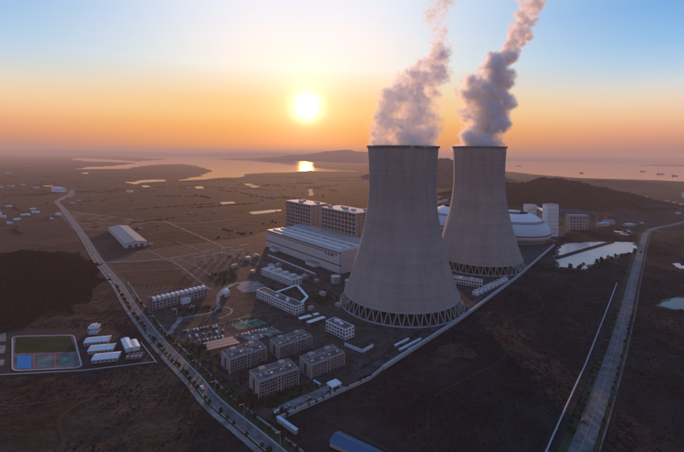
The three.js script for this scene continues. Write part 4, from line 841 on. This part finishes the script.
{ // shrubs over the plant's planted plots
  const g = crowns[0], list = [], M4 = new THREE.Matrix4(), q = new THREE.Quaternion(), Y = new THREE.Vector3(0, 1, 0);
  const beds = scene.children.filter((o) => o.name.startsWith('lawn')), lines = [[[-150, -352], [-60, -395], [-20, -376]], [[-60, -520], [-20, -478], [5, -440]], [[10, -296], [90, -384]], [[-190, -636], [-70, -524]], [[-255, -480], [-180, -470]], [[-92, -352], [-68, -372]], [[-118, -326], [-92, -300]], [[-100, -300], [-50, -310], [-10, -320], [20, -306]]];
  for (const b of beds) { b.geometry.computeBoundingBox(); const { min, max } = b.geometry.boundingBox, p = b.geometry.attributes.position, poly = []; for (let i = 0; i < p.count; i++) poly.push([p.getX(i), p.getZ(i)]); for (let i = 0; i < (max.x - min.x) * (max.z - min.z) / 9; i++) { const x = rr(min.x, max.x), z = rr(min.z, max.z); if (inside(x, z, poly)) list.push([x, z, rr(0.25, 0.6)]); } }
  for (const l of lines) for (const [x, z] of along(l, 4, 4, 0.8)) list.push([x, z, rr(0.3, 0.6)]);
  const im = new THREE.InstancedMesh(g, K.leaf, list.length);
  list.forEach(([x, z, s], i) => im.setMatrixAt(i, M4.compose(new THREE.Vector3(x, -1.1 * s, z), q.setFromAxisAngle(Y, rnd() * 6.3), new THREE.Vector3(s, s, s))));
  im.name = 'shrubbery'; im.castShadow = im.receiveShadow = true; scene.add(im); tag(im, 'low dark shrubs in the planted plots of the plant', 'shrubbery', null, 'stuff');
}

// ------------------------------------------------------------------ cars, lamps
const carBody = (() => { const s = new THREE.Shape(); [[-2.2, 0.3], [2.15, 0.3], [2.25, 0.7], [1.3, 0.95], [-1.9, 1.0], [-2.25, 0.85]].forEach(([x, y], i) => (i ? s.lineTo(x, y) : s.moveTo(x, y))); s.closePath(); return new THREE.ExtrudeGeometry(s, { depth: 1.6, bevelEnabled: true, bevelSize: 0.08, bevelThickness: 0.08, bevelSegments: 1 }).translate(0, 0, -0.8); })();
const carCabin = (() => { const s = new THREE.Shape(); [[-1.8, 0.95], [1.1, 0.95], [0.35, 1.42], [-1.3, 1.42]].forEach(([x, y], i) => (i ? s.lineTo(x, y) : s.moveTo(x, y))); s.closePath(); return new THREE.ExtrudeGeometry(s, { depth: 1.4, bevelEnabled: false }).translate(0, 0, -0.7); })();
const wheelGeo = new THREE.CylinderGeometry(0.32, 0.32, 0.2, 12).rotateX(Math.PI / 2), roofGeo = boxGeo(1.55, 0.06, 1.36);
function car(x, z, deg, where, group, c = Math.floor(rnd() * 5)) {
  const [n, m] = carPaint[c], t = thing('car', n + ' car ' + where, 'car', [x, 0.14, z], deg, group);
  part('body', carBody, m, t); part('window', carCabin, K.glass, t); part('roof', roofGeo, m, t, -0.48, 1.42, 0);
  for (const sx of [-1.35, 1.4]) for (const sz of [-0.8, 0.8]) part('wheel', wheelGeo, K.tyre, t, sx, 0.32, sz);
}
const rowOf = (a, b, n, deg, where, group, skip = 0.2) => { for (let i = 0; i < n; i++) if (rnd() > skip) car(a[0] + (b[0] - a[0]) * i / (n - 1), a[1] + (b[1] - a[1]) * i / (n - 1), deg + (rnd() < 0.5 ? 180 : 0) + rr(-3, 3), where, group); };
rowOf([-139, -355.5], [-114, -367.5], 11, -58, 'parked in the row farthest from the carports', 'cars in the farthest row');
rowOf([-130.4, -345.5], [-105, -358], 11, -58, 'parked in the middle row of the first car park', 'cars in the middle row');
rowOf([-119, -338], [-101.8, -346], 7, -58, 'parked in the row next to the carports', 'cars in the row by the carports', 0.1);
rowOf([-86, -350], [-62, -364], 10, -58, 'parked in the row in front of the green court', 'cars in front of the green court');
rowOf([-75, -343.5], [-56, -356], 7, -58, 'parked in the row between green court and dormitories', 'cars behind the dormitories', 0.3);
rowOf([-38, -247], [-8, -268], 6, 38, 'parked on the pale lot inside the boundary corner', 'cars on the paved lot', 0.4);
car(149, -242, 50, 'driving up the right road', null, 2);
for (const [x, z, c] of [[-95, -271, 0], [-182, -367, 4], [-300, -514, 0]]) car(x + 1.5, z, 130, 'driving on the left main road', 'cars on the left main road', c);
{
  const pts = along(wNear, 34, 5.1);
  pts.forEach(([x, z]) => {
    const t = thing('street_lamp', 'thin pale street lamp on the plant side of the left main road', 'street lamp', [x, 0, z], 46, 'street lamps along the left main road');
    part('post', new THREE.CylinderGeometry(0.09, 0.16, 9, 8).translate(0, 4.5, 0), K.galvanised, t);
    part('arm', new THREE.CylinderGeometry(0.06, 0.08, 2.6, 6).rotateZ(Math.PI / 2 - 0.2).translate(-1.25, 9.2, 0), K.galvanised, t); bx(t, 'lamp_head', K.galvanised, 0.9, 0.16, 0.34, -2.8, 9.36, 0);
  });
}

// ------------------------------------------------------------------ steam
// droplets as small translucent flakes: the sun and the sky scatter through them, clumps shade one another
const flake = (() => {           // one puff of droplets: tiny flakes thick in the middle, sparse outside
  const n = 150, pos = new Float32Array(n * 9), v = new THREE.Vector3(), e = new THREE.Euler();
  for (let i = 0; i < n; i++) {
    const g = () => (rnd() + rnd() + rnd() - 1.5) * 1.5, c = [g(), g(), g()]; e.set(rnd() * 6.3, rnd() * 6.3, rnd() * 6.3); const s = 0.11 * rr(0.6, 1.3);
    [[-0.6, -0.4], [0.6, -0.4], [0, 0.7]].forEach((p, j) => { v.set(p[0] * s, p[1] * s, 0).applyEuler(e); pos[i * 9 + j * 3] = c[0] + v.x; pos[i * 9 + j * 3 + 1] = c[1] + v.y; pos[i * 9 + j * 3 + 2] = c[2] + v.z; });
  }
  const g = new THREE.BufferGeometry(); g.setAttribute('position', new THREE.BufferAttribute(pos, 3)); g.computeVertexNormals(); return g;
})();
function steam(label, tower, balls, count, seedOff, puff) {
  // billows: each stretch of the plume carries a crowd of smaller lobes on its skin
  const lobes = [];
  for (const [x, y, r, thin = 1] of balls) {
    lobes.push([x, y, 0, r * 0.72, thin]);
    for (let i = 0; i < 16; i++) { const th = rnd() * 6.283, u = rr(-1, 1), q = Math.sqrt(1 - u * u), k = r * rr(0.5, 0.95), lr = r * rr(0.22, 0.6); lobes.push([x + k * q * Math.cos(th), y + k * u, k * q * Math.sin(th) * 0.9, lr, thin * rr(0.5, 1.3)]); }
  }
  const vol = lobes.map((b) => b[3] ** 3), total = vol.reduce((a, b) => a + b, 0), list = [];
  for (let tries = 0; list.length < count && tries < count * 40; tries++) {
    let k = rnd() * total, i = 0; while (k > vol[i]) k -= vol[i++];
    const [cx, cy, cz, r] = lobes[i]; let x, y, z; do { x = rr(-1, 1); y = rr(-1, 1); z = rr(-1, 1); } while (x * x + y * y + z * z > 1);
    x = cx + x * r * 1.15; y = cy + y * r * 1.15; z = cz + z * r * 1.15;
    if (y < 168 && Math.hypot(x, z) > 35) continue;
    let f = -1, hits = 0, th = 0; for (const [lx, ly, lz, lr, lt] of lobes) { if (Math.abs(y - ly) > lr * 1.15) continue; const q = 1.15 - Math.hypot(x - lx, y - ly, z - lz) / lr; if (q > 0) { hits++; if (q > f) { f = q; th = lt; } } }
    const a = n3(x / 34 + seedOff, y / 34, z / 34), b = n3(x / 16 - seedOff, y / 16, z / 16), g = f + 0.8 * fbm3(x / 9 + 1.1 * a + seedOff, y / 9 + b, z / 9 + a, 6) + 0.5 * a + 0.22 * b - 0.26;
    if (rnd() > smooth(0, 0.5, g) * th / hits * 2) continue;
    list.push([x, y, z, puff * rr(0.7, 1.3)]);
  }
  const o = new THREE.InstancedMesh(flake, vapour, list.length), M4 = new THREE.Matrix4(), q = new THREE.Quaternion(), e = new THREE.Euler();
  list.forEach(([x, y, z, s], i) => o.setMatrixAt(i, M4.compose(new THREE.Vector3(x, y, z), q.setFromEuler(e.set(rnd() * 6.3, rnd() * 6.3, rnd() * 6.3)), new THREE.Vector3(s, s, s))));
  o.name = numbered('steam_cloud'); o.position.set(tower[0], 0, tower[1]); o.castShadow = o.receiveShadow = true; scene.add(o);
  tag(o, label, 'steam', 'steam plumes', 'stuff'); console.log('steam', list.length);
}
const vapour = new THREE.MeshPhysicalMaterial({ color: new THREE.Color().setRGB(0.97, 0.96, 0.96), roughness: 1, transmission: 0.8, thickness: 0, specularIntensity: 0 });
steam('broad pink plume rising from the nearer cooling tower', [66.6, -436], [[-1, 169, 34, 1.3], [1, 178, 35, 0.8], [3, 188, 34, 0.6], [6, 200, 33, 0.6], [9, 214, 30, 0.7], [2, 224, 23], [16, 235, 26, 0.9], [24, 248, 21, 1.2], [31, 258, 19, 1.4], [36, 268, 16, 1.4], [39, 281, 13, 0.7], [41, 294, 13, 0.5], [37, 308, 15, 0.4], [40, 322, 17, 0.35], [48, 339, 19, 0.3], [55, 358, 21, 0.25], [63, 379, 24, 0.2], [-17, 222, 12, 1.5], [-22, 209, 13, 1.2], [-23, 196, 15, 0.9], [-22, 184, 14, 0.7], [34, 236, 9, 0.8], [28, 214, 12, 0.5]], 30000, 3, 1.25);
steam('denser mauve plume rising from the farther cooling tower', [205.9, -597], [[0, 171, 30], [2, 185, 34], [6, 200, 34], [9, 222, 34], [12, 243, 32], [15, 265, 30], [24, 283, 26, 1.2], [35, 300, 20, 1.2], [43, 316, 15], [50, 332, 15, 0.8], [61, 349, 17], [68, 365, 17], [72, 383, 18, 0.6], [81, 407, 21, 0.5], [91, 432, 23, 0.4], [105, 462, 27, 0.3], [-18, 250, 13], [-14, 272, 14], [-28, 259, 10, 0.8], [-24, 230, 12, 0.5], [52, 352, 14, 0.6]], 62000, 41, 1.6);

renderer.render(scene, camera);
